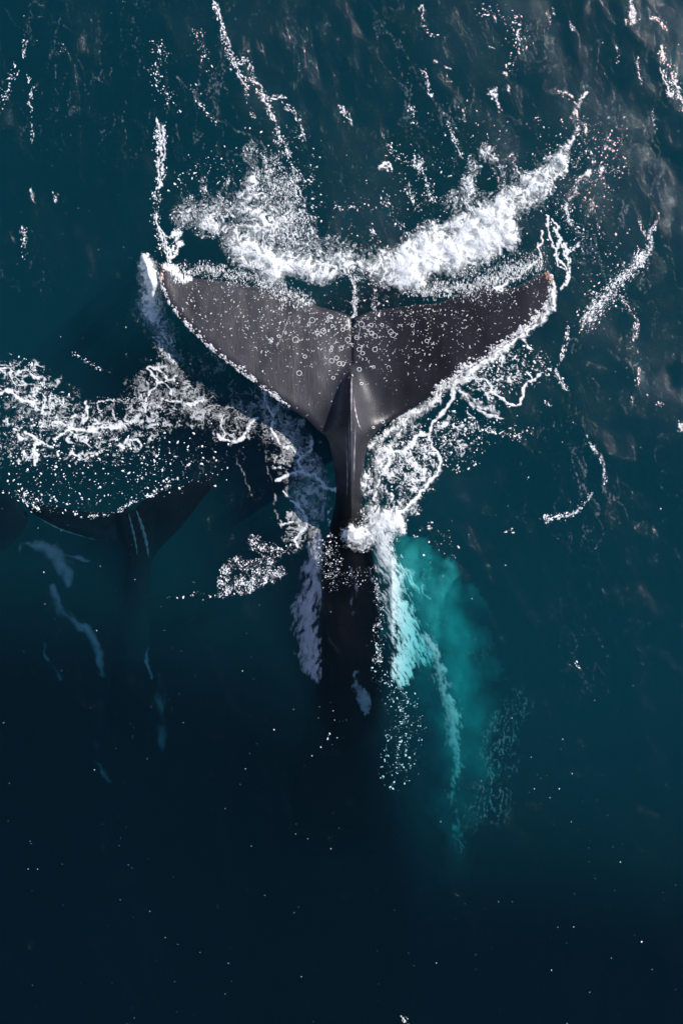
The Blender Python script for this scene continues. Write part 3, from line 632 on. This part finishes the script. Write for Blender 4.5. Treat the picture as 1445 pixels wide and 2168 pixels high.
# C. foam right of the tail stock and along the right leading edge
Z = Zone(690, 580, 1200, 1200, 1.5, 30, (7, 4))
Z.rib([(1176,600,5),(1172,630,8),(1150,668,7),(1110,706,7),(1060,742,9),(1030,765,14),(1000,782,18),(960,812,10)], 9, 1.25)
Z.rib([(960,815,9),(910,850,14),(870,880,17),(835,900,15),(805,925,9),(786,950,6)], 10, .85)
for b in [(742,1128,26,22,.95),(760,1140,40,26,1.05),(790,1120,34,26,1.0),(820,1105,42,34,1.35),(845,1095,18,26,1.1),(850,1120,14,18,.8),(775,1020,18,46,.72),(800,985,14,20,.9),(815,965,18,22,.8),(760,1160,34,12,.6),(790,1080,40,20,.5),(870,1075,26,14,.6)]: Z.blob(*b)
A, bill = churn(Z, Z.m, 300, 1.1)
K = Z.new()
for p, w_, a in [([(962,815),(958,845),(945,868),(925,890),(905,920),(915,945),(932,968),(928,990),(910,1015),(890,1040),(870,1065),(840,1095)], 7, 1.15), ([(905,915),(885,920),(870,945),(845,955),(820,960),(800,980)], 8, 1.0), ([(815,965),(822,985),(808,1010),(795,1040),(790,1060)], 7, .9),
                 ([(880,1040),(870,1020),(880,1000),(888,985),(875,960),(870,950)], 3.6, .9), ([(850,990),(860,1010),(850,1030)], 3, .8), ([(820,1040),(835,1060),(830,1090)], 4, .8), ([(968,822),(985,840),(1002,855),(1020,860),(1040,862)], 8, .85), ([(1000,855),(1020,872),(1045,878),(1062,882)], 6, .8),
                 ([(980,792),(1010,800),(1040,810),(1050,835),(1070,855),(1088,865)], 5, .95), ([(1088,864),(1098,850),(1110,825),(1128,805),(1148,796)], 6, 1.0), ([(1040,742),(1060,750),(1065,770)], 6, .8), ([(1105,720),(1118,735)], 7, .9), ([(1000,820),(1030,825),(1040,850)], 4, .7),
                 ([(1120,785),(1130,800)], 3, .9), ([(1070,740),(1110,770),(1150,790),(1180,800)], 2.5, .55), ([(905,960),(925,965)], 5, .8), ([(780,1095),(800,1070),(790,1050)], 4, .7), ([(940,930),(960,945),(985,945)], 4, .6), ([(990,870),(1005,895),(1010,910)], 3, .7)]:
    Z.rib(p, w_ * 0.85, a, M=K)
gr = fbm(Z.X / 10, Z.Y / 10, 4, 340, .65) * 1.7
KA = sst(.3, .75, K + .72 * gr) * sst(0, .2, K)
L = Z.new(); Z.blob(860, 985, 80, 100, .75, M=L); Z.blob(1040, 790, 100, 70, .42, M=L, rot=-30); Z.blob(960, 930, 60, 60, .35, M=L); Z.blob(800, 1110, 70, 50, .6, M=L); Z.rib([(790,940,26),(850,895,28),(930,840,20)], 25, .6, M=L)
LC = lace(Z, L, 24, .36, 350)
V_ = Z.new(); Z.rib([(800,940,26),(800,1000,34),(790,1060,30)], 30, .5, M=V_).rib([(975,830),(1010,850),(1050,872)], 13, .6, M=V_).rib([(900,860,20),(860,900,26),(820,950,20)], 20, .55, M=V_)
wsp = fbm(Z.X / 7 - Z.Y / 50, Z.Y / 14, 4, 360, .65) * 1.6
A3 = sst(.25, 1.3, V_ * 1.3 + .6 * wsp) * sst(0, .2, V_) * .6
AA = np.maximum.reduce([A, LC * .85, KA * .96, A3]); ins = inside(Z.X, Z.Y, OUTP) & (Z.Y < 1085)
AA = np.where(ins & ~((Z.X > 762) & (Z.Y > 960)) & ~((Z.Y < 830) & (A > .3) & (poly_dist(Z.X, Z.Y, OUTP[::3]) < 5)), 0, AA)
Ht = A * (.02 + .035 * np.clip(Z.m, 0, 1.4) * np.clip(bill, 0, 1) + .30 * np.clip(Z.m, 0, 1.2) * sst(665, 600, Z.Y)) + .004 * LC + .008 * KA * (1 + .4 * gr)
foam_mesh('sea_foam', Z, AA, np.clip(Ht, 0, .2), 'bright sunlit foam looping right of the tail stock and right leading edge', zfun=zsurf)
ZC, LCm, MC = Z, L, Z.m

# D. strands and flecks drifting above the tail
Z = Zone(-40, -40, 1480, 520, 1.8, 40, (8, 4))
K = Z.new()
for p, w_, a in [([(448,-10),(460,20),(468,50),(478,80),(481,102)], 4.5, .8), ([(482,108),(500,140),(515,165),(530,190)], 4, .75), ([(490,125),(510,135),(528,130),(530,150)], 3.2, .7), ([(530,168),(550,185),(562,215),(578,250),(588,280)], 5, .8), ([(560,210),(590,205),(605,208)], 2.6, .7), ([(610,225),(625,240)], 5, .7),
                 ([(628,235),(638,270),(643,300)], 3, .8), ([(600,300),(612,320),(608,340)], 3, .6), ([(618,350),(628,365)], 8, .7), ([(620,375),(632,400),(642,440),(641,465)], 4.5, .8), ([(640,378),(660,385)], 4, .7),
                 ([(1035,195),(1047,200),(1052,220),(1056,228)], 10, .9), ([(1040,210),(1050,190)], 6, .8), ([(1180,195),(1200,198),(1212,205)], 7, .7), ([(1190,205),(1215,220)], 3, .5), ([(1098,62),(1097,85)], 6, .9), ([(1099,95),(1097,110)], 5, .9), ([(1075,180),(1079,195)], 5, .8),
                 ([(922,125),(930,128)], 6, .9), ([(945,136),(955,138)], 4.5, .9), ([(945,170),(956,170)], 4, .9), ([(1068,148),(1070,155)], 5, .9), ([(1030,98),(1040,102)], 3, .8), ([(965,225),(980,235),(982,265)], 3.5, .6), ([(1332,-10),(1338,20),(1345,48)], 7, 1.0), ([(1378,35),(1395,40),(1405,58)], 4, .8),
                 ([(1398,98),(1404,130)], 6, 1.0), ([(1398,145),(1412,190),(1418,208)], 4.5, .9), ([(1422,150),(1432,190),(1445,230)], 5.5, 1.0), ([(898,160),(905,185)], 3, .9), ([(1050,35),(1055,45)], 6, .7), ([(1112,255),(1125,275),(1140,305)], 2, .5), ([(720,225),(735,245),(742,262)], 4, .8), ([(960,285),(970,310),(976,332)], 3, .8),
                 ([(800,354),(812,350),(820,358)], 6, .8), ([(880,330),(885,360),(890,380)], 5, .7), ([(890,350),(903,385),(915,420)], 3.5, .7), ([(868,390),(872,420)], 4, .6), ([(66,195),(68,230)], 2.6, .7), ([(67,262),(68,305)], 2.6, .6), ([(66,395),(70,425)], 3, .7), ([(117,412),(119,428)], 3, .7), ([(52,90),(50,120)], 3, .6)]:
    Z.rib(p, w_ * 0.72, a, M=K)
gr = fbm(Z.X / 6, Z.Y / 6, 3, 440, .7) * 1.7
KA = sst(.35, .95, K + .85 * gr) * sst(0, .2, K)
V_ = Z.new()
for p, w_, a in [([(330,120),(350,180),(365,240),(385,300)], 22, .28), ([(380,160),(430,230),(500,275),(570,310)], 6, .4), ([(20,500),(40,560)], 30, .3), ([(1080,30),(1070,130),(1110,200)], 26, .16), ([(780,20),(850,120)], 30, .14), ([(1290,70),(1300,180)], 26, .2)]: Z.rib(p, w_, a, M=V_)
wsp = fbm(Z.X / 8 - Z.Y / 24, Z.Y / 30, 4, 460, .65) * 1.6
A3 = sst(.2, 1.5, V_ * 1.3 + .5 * wsp) * sst(0, .2, V_) * .45
AA = np.maximum(KA * .95, A3)
foam_mesh('sea_foam', Z, AA, KA * .005, 'thin broken foam strands drifting on the dark water above the tail', zfun=zsurf, thr=.04)
# E. right side strands
Z = Zone(1100, 440, 1480, 1180, 1.8, 50, (6, 4))
K = Z.new()
for p, w_, a in [([(1390,462,3),(1376,490,6),(1372,515,8),(1362,545,12),(1340,565,16),(1315,590,14)], 10, .62), ([(1312,588,10),(1285,625,20),(1255,655,20),(1238,685,14)], 14, .62), ([(1350,465),(1362,490),(1370,505)], 3, .8), ([(1310,625),(1330,650),(1345,675)], 2.5, .7), ([(1345,672),(1350,695),(1342,715)], 6, .6),
                 ([(1202,690),(1200,720),(1190,745),(1182,775)], 3, .7), ([(1176,785),(1182,805),(1196,825)], 5, .8), ([(1150,848),(1158,858)], 3.5, .9), ([(1240,925),(1262,955),(1275,985),(1276,1015)], 3.5, .6), ([(1250,1045),(1240,1065),(1215,1085),(1195,1092)], 4.5, .8), ([(1150,1098),(1160,1096)], 6, .7), ([(1438,895),(1442,915)], 7, .9), ([(1352,780),(1348,820)], 2.5, .5)]:
    Z.rib(p, w_ * 0.8, a, M=K)
gr = fbm(Z.X / 5, Z.Y / 5, 3, 540, .7) * 1.7
KA = sst(.35, 1.0, K + .8 * gr) * sst(0, .2, K)
V_ = Z.new()
for p, w_, a in [([(1200,850),(1230,900),(1260,950)], 30, .3), ([(1275,990),(1272,1040)], 10, .4), ([(1390,560),(1380,650),(1400,760)], 34, .2), ([(1250,740),(1330,820)], 50, .1), ([(1170,880),(1180,910)], 4, .4), ([(1420,700),(1430,820)], 20, .2)]: Z.rib(p, w_, a, M=V_)
wsp = fbm(Z.X / 7 + Z.Y / 40, Z.Y / 26, 4, 560, .65) * 1.6
A3 = sst(.2, 1.5, V_ * 1.3 + .5 * wsp) * sst(0, .2, V_) * .4
foam_mesh('sea_foam', Z, np.maximum(KA * .95, A3), KA * .005, 'speckled foam strands curling down the right side of the water', zfun=zsurf, thr=.04)

# faint thin foam trails drawn out by the current, plus painted sky sheen, all over the upper and right water
Z = Zone(-60, -60, 1500, 1500, 2.2, 55, (22, 6))
TM = Z.new()
for b_ in [(250,150,330,260,.9),(600,200,260,330,.8),(1000,150,300,260,1.0),(1350,150,220,330,1.0),(1350,750,230,520,1.0),(1200,950,160,260,.8),(500,900,120,200,.9),(420,780,160,110,.8),(40,560,80,160,.7),(820,420,200,130,.8),(1090,1500,60,160,.2),(1300,1350,220,200,.5),(930,1240,60,90,.3)]: Z.blob(*b_, M=TM, p=.7)
ux = Z.X + 26 * fbm(Z.X / 90, Z.Y / 120, 3, 901); uy = Z.Y + 26 * fbm(Z.X / 90, Z.Y / 120, 3, 905)
tr_ = 0
for c_, st, rot, t_, s_ in ((90, 3.2, .35, .035, 911), (42, 3.0, -.15, .035, 921), (17, 4.0, .1, .05, 931)):
    vx, vy = ux * math.cos(rot) - uy * math.sin(rot), ux * math.sin(rot) + uy * math.cos(rot)
    q_ = np.abs(fbm(vx / c_, vy / (c_ * st), 3, s_) * 1.5); g_ = sst(-.05, .5, fbm(vx / (c_ * 2.5), vy / (c_ * 4), 2, s_ + 3) * 1.6)
    tr_ = np.maximum(tr_, sst(t_ * 2.2, 0, q_) * g_)
dust = sst(.0, .8, fbm(Z.X / 4, Z.Y / 7, 3, 941, .7) * 1.7 + .35)
sheen = sst(.1, .9, fbm(ux / 50, uy / 150, 5, 951, .6) * 1.9) * sst(-.2, .6, fbm(ux / 6, uy / 26, 4, 957, .6) * 1.6) * .16  # sky sheen painted as a faint film among the trails
TA = np.clip(TM, 0, 1) * (tr_ * dust * .2 + sheen * .2)
TA = np.where(inside(Z.X, Z.Y, OUTP) & (Z.Y < 1150), 0, TA)
foam_mesh('foam_trails_and_sheen', Z, TA, TA * 0, 'faint thin foam trails and painted sky sheen drawn out over the open water', mat=M_TRAIL, zfun=zsurf, thr=.015)

# F. bubble rafts: sprays, flecks, single bubbles
D1 = Drops()
D1.cloud(ZA, MA, 4500, (.4, 1.9), (1, 2.6), 90, 40, pw=.7)
mm = ZA.new()
for b in [(1200,400,130,150,.35),(1270,330,80,90,.5),(1230,500,80,60,.25),(450,370,120,70,.25),(600,330,120,110,.18),(870,400,120,120,.16),(980,300,120,100,.14),(740,640,60,70,.35),(840,620,120,50,.3),(1290,560,80,100,.2),(700,470,160,70,.14),(1260,300,120,60,.2)]: ZA.blob(*b, M=mm)
D1.cloud(ZA, mm, 1900, (.6, 2.4), (1, 1.8), 90, 50)
D1.cloud(ZA, VA, 3800, (.6, 1.5), (1.2, 3.6), 88, 14)
D1.build('spray_droplets', 'fine white spray flung around the churned foam crest', zfun=lambda x, y: zsurf(x, y) + .03 * np.clip(perlin(x / 7, y / 7, 9), 0, 1))
D2 = Drops(); mm = ZB.new()
ZB.blob(230, 980, 280, 90, .9, M=mm); ZB.blob(60, 950, 120, 100, .7, M=mm); ZB.rib([(0,1020,30),(100,1055,30),(200,1060,26),(280,1040,26),(350,1000,24)], 26, .9, M=mm)
D2.cloud(ZB, mm + .15 * LB, 1200, (.5, 3.2), (1, 2.0), 0, 60)
D2.line([(170,1095,2),(215,1090,3),(250,1082,3),(270,1068,2),(290,1058,2),(345,1040,3),(358,1012,4)], 230, 5, (.5, 2.2)); D2.line([(45,1045),(80,1075),(90,1060)], 90, 8, (.8, 2.2))
mm = ZB.new(); ZB.blob(540, 1200, 75, 75, 1, M=mm, p=.4); mm *= 1.15 - .8 * np.exp(-(((ZB.X - 535) / 24) ** 2 + ((ZB.Y - 1195) / 26) ** 2)); mm[ZB.Y > 1275 - .45 * (ZB.X - 500)] = 0; mm = np.where(ZB.Y > 1198, mm, mm)
D2.build('foam_bubbles', 'small loose foam bubbles scattered above the submerged calf')
Z = Zone(330, 1130, 640, 1300, 2, 60, (10, 4)); mm = Z.new()
Z.rib([(540,1150,16),(575,1170,22),(560,1205,26),(500,1190,12)], 22, 1, .5, M=mm).rib([(500,1180,10),(478,1225,12),(470,1258,8)], 10, 1, .5, M=mm).rib([(480,1245,18),(520,1240,24),(560,1228,20),(600,1212,10)], 20, 1.1, .5, M=mm).rib([(345,1265,4),(400,1262,6),(470,1255,8)], 6, .2, M=mm)
D3 = Drops().cloud(Z, mm, 2200, (.4, 2.0), (1, 2.2), 85, 25)
D3.build('foam_bubbles', 'isolated sparkling bubble patch left of the submerged body')
D4 = Drops(); D4.cloud(ZC, np.clip(MC, 0, 1) * .6 + LCm, 2000, (.5, 2.2), (1, 2.2), 60, 50)
mm = ZC.new(); ZC.blob(960, 930, 90, 80, .8, M=mm); ZC.blob(1060, 780, 110, 60, .6, M=mm); ZC.blob(1040, 910, 110, 30, .5, M=mm); ZC.blob(930, 1160, 60, 40, .25, M=mm)
D4.cloud(ZC, mm, 620, (.7, 3.0), (1, 1.8), 60, 60)
D4.line([(985,888),(1010,903),(1050,915),(1100,928)], 90, 5, (.8, 2.4)); D4.line([(1110,720),(1150,770),(1170,790)], 60, 8, (.7, 1.8)); 
D4.build('foam_bubbles', 'bright foam bubbles scattered right of the tail stock')
# sun glitter on the wave crests, drawn as strings of tiny white specks
D5 = Drops()
for p, n, s_ in [([(450,0),(465,40),(480,100)], 150, 4), ([(482,108),(520,180),(530,190)], 120, 4), ([(490,125),(528,130),(532,165)], 60, 4), ([(530,165),(562,215),(588,280)], 150, 4), ([(570,210),(605,205)], 30, 2), ([(600,220),(625,240),(640,300)], 60, 4), ([(590,290),(612,330),(640,470)], 190, 5), ([(620,370),(660,385)], 50, 6),
                 ([(410,60),(420,75),(440,150)], 50, 6), ([(405,180),(420,215),(460,265)], 40, 4), ([(520,165),(526,225),(550,262)], 40, 3), ([(320,90),(345,110),(330,160),(345,190),(370,230)], 120, 9), ([(335,262),(333,350)], 150, 5), ([(345,262),(346,350),(335,390)], 120, 4), ([(332,400),(330,470),(350,540)], 200, 6), ([(378,485),(360,545)], 130, 5),
                 ([(66,190),(68,305)], 40, 2), ([(52,85),(50,120)], 24, 2), ([(0,225),(25,170),(35,130)], 70, 6), ([(60,165),(75,190)], 16, 3), ([(66,392),(70,428)], 26, 2), ([(50,480),(52,550)], 60, 4), ([(115,408),(120,430)], 14, 2), ([(138,95),(132,110)], 8, 3),
                 ([(893,10),(898,60),(925,75)], 60, 3), ([(895,150),(905,185),(915,205)], 50, 3), ([(870,220),(880,270)], 40, 4), ([(720,222),(742,262)], 45, 3), ([(945,255),(965,300),(976,332)], 50, 3), ([(1000,20),(1040,30),(1090,40),(1100,110)], 110, 12), ([(1090,110),(1075,150)], 16, 5), ([(1130,245),(1145,262)], 8, 4),
                 ([(815,305),(850,340),(885,345)], 45, 4), ([(880,330),(890,380)], 80, 5), ([(890,340),(905,390),(918,425)], 90, 4), ([(805,410),(830,450),(850,490)], 60, 5), ([(862,395),(880,440),(900,465)], 70, 4), ([(700,440),(760,436)], 30, 3), ([(780,475),(800,510)], 34, 4), ([(850,480),(870,520)], 30, 4),
                 ([(1332,0),(1345,50)], 120, 4), ([(1378,35),(1400,45),(1408,65)], 40, 3), ([(1398,98),(1404,140),(1418,205)], 130, 4), ([(1420,140),(1432,190),(1448,235)], 150, 4), ([(1346,120),(1352,160),(1357,180)], 44, 2), ([(1380,230),(1386,285)], 22, 2), ([(1205,45),(1212,62)], 22, 3), ([(1304,100),(1306,140)], 16, 2), ([(1170,20),(1165,60)], 14, 6), ([(1330,40),(1335,60)],20,4),
                 ([(1392,462),(1375,500),(1368,530)], 60, 4), ([(1350,465),(1370,505)], 30, 2), ([(1370,520,5),(1345,565,9),(1312,590,9)], 330, 8), ([(1312,590,8),(1280,630,14),(1240,685,12)], 420, 12), ([(1310,625),(1345,672),(1342,715)], 90, 4), ([(1202,690),(1190,745),(1178,780)], 60, 2), ([(1176,785),(1196,825)], 40, 3), ([(1150,848),(1165,860)], 14, 2),
                 ([(1240,925),(1275,985),(1278,1020)], 70, 2.4), ([(1250,1045),(1215,1085),(1150,1100)], 130, 3.5), ([(1150,1095),(1165,1102)], 30, 5), ([(1437,890),(1443,915)], 24, 4), ([(1352,780),(1350,822)], 22, 2), ([(1335,840),(1337,850)], 8, 3), ([(1375,835),(1400,860)], 14, 5), ([(1330,735),(1350,755)], 10, 6), ([(1160,780),(1175,795)], 10, 5),
                 ([(60,765),(75,790),(100,830),(145,855)], 110, 4), ([(150,745),(175,760),(215,780)], 30, 3), ([(200,845),(300,845)], 40, 5), ([(870,1120),(960,1150)], 24, 14), ([(850,2150),(862,2168)], 26, 3), ([(1070,1125),(1090,1120)], 8, 4), ([(1215,1405),(1225,1415)], 7, 5)]:
    D5.line(p, n, s_, (.7, 2.3), (1, 2.6))
D5.build('glint_specks', 'strings of tiny white specks drawn as sun glints along the wave crests')
D6 = Drops(); n = 1100
D6.add(rng.uniform(-60, 1500, n), rng.uniform(-60, 2230, n), (.4 + 1.1 * rng.random(n) ** 6), 1.2)
for x, y, r in [(700,1797,3.0),(1130,1670,3),(430,1270,2),(60,1840,2.6),(80,1840,3),(200,1630,3),(660,1600,2),(580,1545,2.6),(388,1530,2.4),(350,1985,2.4),(1190,1565,3),(1210,1638,3),(1183,1670,3.4),(1208,1740,2.6),(1312,1825,2),(1357,1994,3),(1180,1963,2.6),(8,1530,3),(20,1658,2.4),(660,95,2),(205,1335,3),(320,975,2.5)]: D6.add(x, y, r * .6, 1.3)
D6.build('foam_bubbles', 'lone tiny foam bubbles dotted over the dark water')

# ------------------------------------------------------------------ bubbles driven under the surface beside the body
def sunk(name, Z, M, depth, label, sx=9, sy=26, shear=0.0, k=1.0, thr=.03, gain=.9, lo=.3, relief=.05, mat=None):
    X, Y = Z.X, Z.Y
    wx = X + 8 * fbm(X / 28, Y / 28, 3, Z.seed + 3)
    n1 = fbm((wx + shear * Y) / sx, Y / sy, 5, Z.seed + 61, .65) * 1.7; n2 = fbm(X / 40, Y / 60, 3, Z.seed + 66) * 1.6
    A = sst(lo, 1.15, M * 1.2 + .5 * k * n1 + .3 * n2) * sst(0, .25, M) * gain
    foam_mesh(name, Z, A, relief * np.clip(A, 0, 1) + .02 * n1, label, mat=mat or M_SUBFOAM, zfun=lambda x, y: depth(x, y), lift=0, thr=thr)
Z = Zone(590, 1130, 720, 1480, 1.6, 70, (9, 4))
Z.rib([(672,1140,16),(662,1200,30),(656,1260,34),(650,1320,42),(652,1370,42),(660,1410,30),(668,1440,9)], 24, 1.0)
Z.m *= 1 - .8 * (Z.X > 681)
sunk('sunken_bubbles_and_sheen', Z, Z.m, lambda x, y: -.015 - .0001 * (y - 1140) + wave_px(x, y), 'sunken bubble veil left of the submerged body, bluish shade painted in its colour', 8, 26, .25, gain=.27, lo=.15, k=1.9, mat=M_LAV)
Z = Zone(770, 1120, 960, 1460, 1.6, 80, (9, 4))
Z.rib([(805,1140,26),(818,1190,34),(835,1240,40),(848,1300,42),(862,1350,54),(872,1380,54),(852,1415,34),(850,1450,16)], 34, 1.05, .7).rib([(830,1170,16),(870,1225,24),(905,1265,10)], 20, .6).rib([(880,1370,16),(918,1390,8)], 12, .8)
Z.m *= sst(783, 800, Z.X + .0 * Z.Y)
sunk('sunken_bubbles_and_sheen', Z, Z.m, lambda x, y: -.02 - .0005 * (y - 1140) - .0058 * np.clip(x - 830, 0, 200), 'bright pale turquoise sunken bubbles on the sunlit right side of the body', 6, 24, -.45, gain=.88, lo=.42, k=1.9)
Z = Zone(860, 1330, 1020, 1920, 2.0, 90, (10, 5))
Z.rib([(900,1350,12),(925,1395,12),(938,1440,12),(948,1490,15),(958,1540,20),(962,1590,16),(962,1640,11),(957,1690,10),(962,1740,14),(972,1800,20)], 10, 1.0, .6)
Z.m *= .25 + .75 * sst(1800, 1480, Z.Y); Z.rib([(905,1355,30),(940,1440,36),(958,1540,36),(962,1640,26)], 30, .34)
sunk('sunken_bubbles_and_sheen', Z, Z.m, lambda x, y: -.24 - .0013 * np.clip(y - 1340, 0, 600), 'thin turquoise bubble trail running down right of the submerged body', 6, 16, -.2, gain=.62, lo=.22, k=1.7)
Z = Zone(880, 1150, 1160, 1820, 2.0, 93, (12, 5))
for b_ in [(900,1230,34,60,.8),(930,1300,30,50,.5),(1060,1580,50,110,.75),(1040,1690,60,70,.75),(1100,1490,40,60,.5),(1000,1730,40,50,.5),(1000,1380,50,90,.35)]: Z.blob(*b_)
rr_ = np.abs(fbm((Z.X + .25 * Z.Y) / 9, (Z.Y - .5 * Z.X) / 34, 3, 1201) * 1.6)
Am = sst(.16, .0, rr_) * Z.m * .34  # light on ripple wavelets drawn in as thin pale streaks
foam_mesh('sunken_bubbles_and_sheen', Z, Am, Am * .02, 'fine turquoise streaks painted as light on wavelets right of the bubble trail', mat=M_FINE, zfun=lambda x, y: -.42 + wave_px(x, y), lift=0, thr=.03)
# patch on the body and a scatter of sunken bubbles
Z = Zone(720, 1200, 930, 1700, 2.0, 95, (10, 5)); Z.rib([(750,1425,10),(762,1465,20),(774,1510,12)], 12, .9).rib([(750,1180,10),(752,1250,14),(750,1300,8)], 10, .45).rib([(775,1180,5),(790,1240,8),(800,1320,6)], 6, .6)
sunk('sunken_bubbles_and_sheen', Z, Z.m, lambda x, y: .02 - .0007 * np.clip(y - 1180, 0, 600), 'pale wisps of bubbles lying over the dark submerged body', 9, 30, 0, gain=.24, k=1.6, mat=M_LAV)
D7 = Drops(); mm = Z.new()
Z.rib([(820,1440,30),(850,1500,50),(850,1580,50),(830,1650,30)], 40, 1, M=mm); Z.rib([(800,1350,8),(800,1440,14)], 10, 1, M=mm)
D7.cloud(Z, mm, 520, (.5, 2.6), (1, 1.8), 60, 60, z=-.16)
mm = Z.new(); Z.rib([(790,1170,8),(795,1240,10),(800,1330,8),(800,1400,10)], 9, 1, M=mm); Z.blob(740, 1200, 55, 55, .25, M=mm); D7.cloud(Z, mm, 500, (.3, 1.7), (1, 2.2), 90, 40, z=-.01)
Z2 = Zone(640, 1130, 760, 1620, 2, 96); mm = Z2.new(); Z2.blob(700, 1190, 36, 70, 1, M=mm); Z2.blob(690, 1540, 40, 60, .04, M=mm); D7.cloud(Z2, mm, 420, (.3, 1.7), (1, 2.6), 10, 50, z=.03)
D7.build('foam_bubbles', 'loose bubbles over and right of the dark submerged body', lift=.003)
# sky reflection over the calf, drawn as pale sunken wisps
Z = Zone(40, 1080, 380, 1720, 2.4, 97, (8, 4))
Z.rib([(55,1150,12),(90,1160,22),(125,1185,32),(142,1215,24),(146,1240,10)], 12, .75).rib([(112,1245,12),(128,1285,20),(150,1310,20),(172,1332,12)], 9, .62).rib([(170,1322,8),(195,1342,16),(207,1370,16),(214,1430,12)], 6, .7).rib([(140,1176),(165,1180),(190,1187)], 6, .6).rib([(20,1100,10),(60,1130,26),(40,1160,20)], 20, .3).rib([(230,1380,20),(215,1500,40),(205,1620,30)], 30, .22).rib([(330,1430,20),(345,1500,30),(340,1580,20)], 26, .3).rib([(95,1365,7),(105,1400,10),(130,1430,14)], 10, .42).rib([(315,1370,3),(312,1405,6),(318,1440,4)], 5, .8).rib([(200,1610,5),(222,1640,12),(235,1655,6)], 10, .42)
sunk('sunken_bubbles_and_sheen', Z, Z.m, lambda x, y: -.22 - .0006 * np.clip(y - 1150, 0, 600), 'soft pale streaks painted as sky reflection by the left edge and the calf', 22, 40, -.4, gain=.26, lo=.0, k=.3, mat=M_LAV)

# murky aerated water: soft lens-shaped clouds of fine bubbles, thin at their rims
def murk(name, pts, w_, zc, th, mat, label, seed, step=9.0, p=1.0):
    P = np.array(pts)[:, :2]; r = max([q[2] if len(q) > 2 else w_ for q in pts])
    Z = Zone(P[:, 0].min() - r - 40, P[:, 1].min() - r - 40, P[:, 0].max() + r + 40, P[:, 1].max() + r + 40, step, seed, (30, 8))
    Z.rib(pts, w_, 1.0, p); t = Z.m ** 1.8 * (1 + .8 * fbm(Z.X / 60, Z.Y / 90, 4, seed + 8) + .9 * fbm((Z.X + .35 * Z.Y) / 16, Z.Y / 70, 3, seed + 18)); t = np.clip(t, 0, 2) * th * sst(1930, 1450, Z.Y)
    ny, nx = t.shape; on = t > .004
    cell = on[:-1, :-1] & on[1:, :-1] & on[:-1, 1:] & on[1:, 1:]
    cy_, cx_ = np.nonzero(cell); i = cy_ * nx + cx_; q = np.stack([i, i + nx, i + nx + 1, i + 1], -1)
    u, inv = np.unique(q, return_inverse=True); inv = inv.reshape(q.shape); n = len(u)
    px, py, tt = Z.X.ravel()[u], Z.Y.ravel()[u], t.ravel()[u]
    z0 = zc(py); x = (px - CX) / PX * (H - z0) / H; y = (CY - py) / PX * (H - z0) / H
    V = np.vstack([np.stack([x, y, z0 + tt / 2], -1), np.stack([x, y, z0 - tt / 2], -1)])
    e = np.vstack([inv[:, [k, (k + 1) % 4]] for k in range(4)]); key = e[:, 0] * (n + 1) + e[:, 1]; rev = e[:, 1] * (n + 1) + e[:, 0]
    bd = e[~np.isin(key, rev)]
    side = np.stack([bd[:, 1], bd[:, 0], bd[:, 0] + n, bd[:, 1] + n], -1)
    return mesh_obj(name, V, np.vstack([inv, inv[:, ::-1] + n, side]), mat, kind='stuff', label=label, category='murky water')
M_MURK = mat_murk('aerated_water', (.5, 1, .93, 1), 3.2); M_BRIGHTEN = mat_murk('brightening_scatter', (.35, .75, 1, 1), .145)
murk('aerated_water', [(850,1170,60),(905,1280,110),(945,1400,120),(965,1520,100),(975,1650,85),(970,1780,60),(960,1880,40)], 70, lambda y: -.72 - .0022 * (y - 1180), .8, M_MURK, 'glowing teal cloud of fine bubbles under the surface right of the body', 600)
murk('aerated_water', [(930,1190,16),(945,1215,26),(940,1240,16)], 24, lambda y: -.55 + 0 * y, .25, M_MURK, 'small round teal bubble cloud right of the submerged body', 610, 5)

# scattering layer added to brighten water around the tail, thinning towards the lower left
def brightening_layer():
    gx = np.concatenate([np.arange(-3600, -300, 220), np.arange(-300, 1800, 24), np.arange(1800, 5200, 220)]); gy = np.concatenate([np.arange(-3600, -200, 220), np.arange(-200, 2100, 30)])
    X, Y = np.meshgrid(gx, gy); ex = interp(X, [(0,1100),(500,1200),(760,1420),(900,1640),(1445,1680)])
    t = 1.5 * sst(ex + 380, ex - 330, Y) * (1 + .25 * fbm(X / 260, Y / 330, 3, 801)) * (1 - .9 * np.exp(-((X - 735 - .02 * (Y - 1200)) / (95 + .05 * np.clip(Y - 1200, 0, 900))) ** 2) * sst(1080, 1250, Y)) * sst(4600, 2600, np.hypot(X - 722, Y - 1084)) + 1e-4
    t[-1] = 1e-4; t[0] = 1e-4; t[:, 0] = 1e-4; t[:, -1] = 1e-4
    ny, nx = t.shape; n = nx * ny
    i = np.arange(ny - 1)[:, None] * nx + np.arange(nx - 1)[None]; q = np.stack([i, i + nx, i + nx + 1, i + 1], -1).reshape(-1, 4)
    x, y = (X.ravel() - CX) / PX, (CY - Y.ravel()) / PX; z = -.4
    V = np.vstack([np.stack([x, y, z + 0 * x], -1), np.stack([x, y, z - t.ravel()], -1)])
    e = np.vstack([q[:, [k, (k + 1) % 4]] for k in range(4)]); key = e[:, 0] * (n + 1) + e[:, 1]; rev = e[:, 1] * (n + 1) + e[:, 0]
    bd = e[~np.isin(key, rev)]; side = np.stack([bd[:, 1], bd[:, 0], bd[:, 0] + n, bd[:, 1] + n], -1)
    mesh_obj('added_scatter_layer', V, np.vstack([q, q[:, ::-1] + n, side]), M_BRIGHTEN, kind='stuff', label='faint scattering layer added to brighten the water around and above the tail', category='murky water')
brightening_layer()
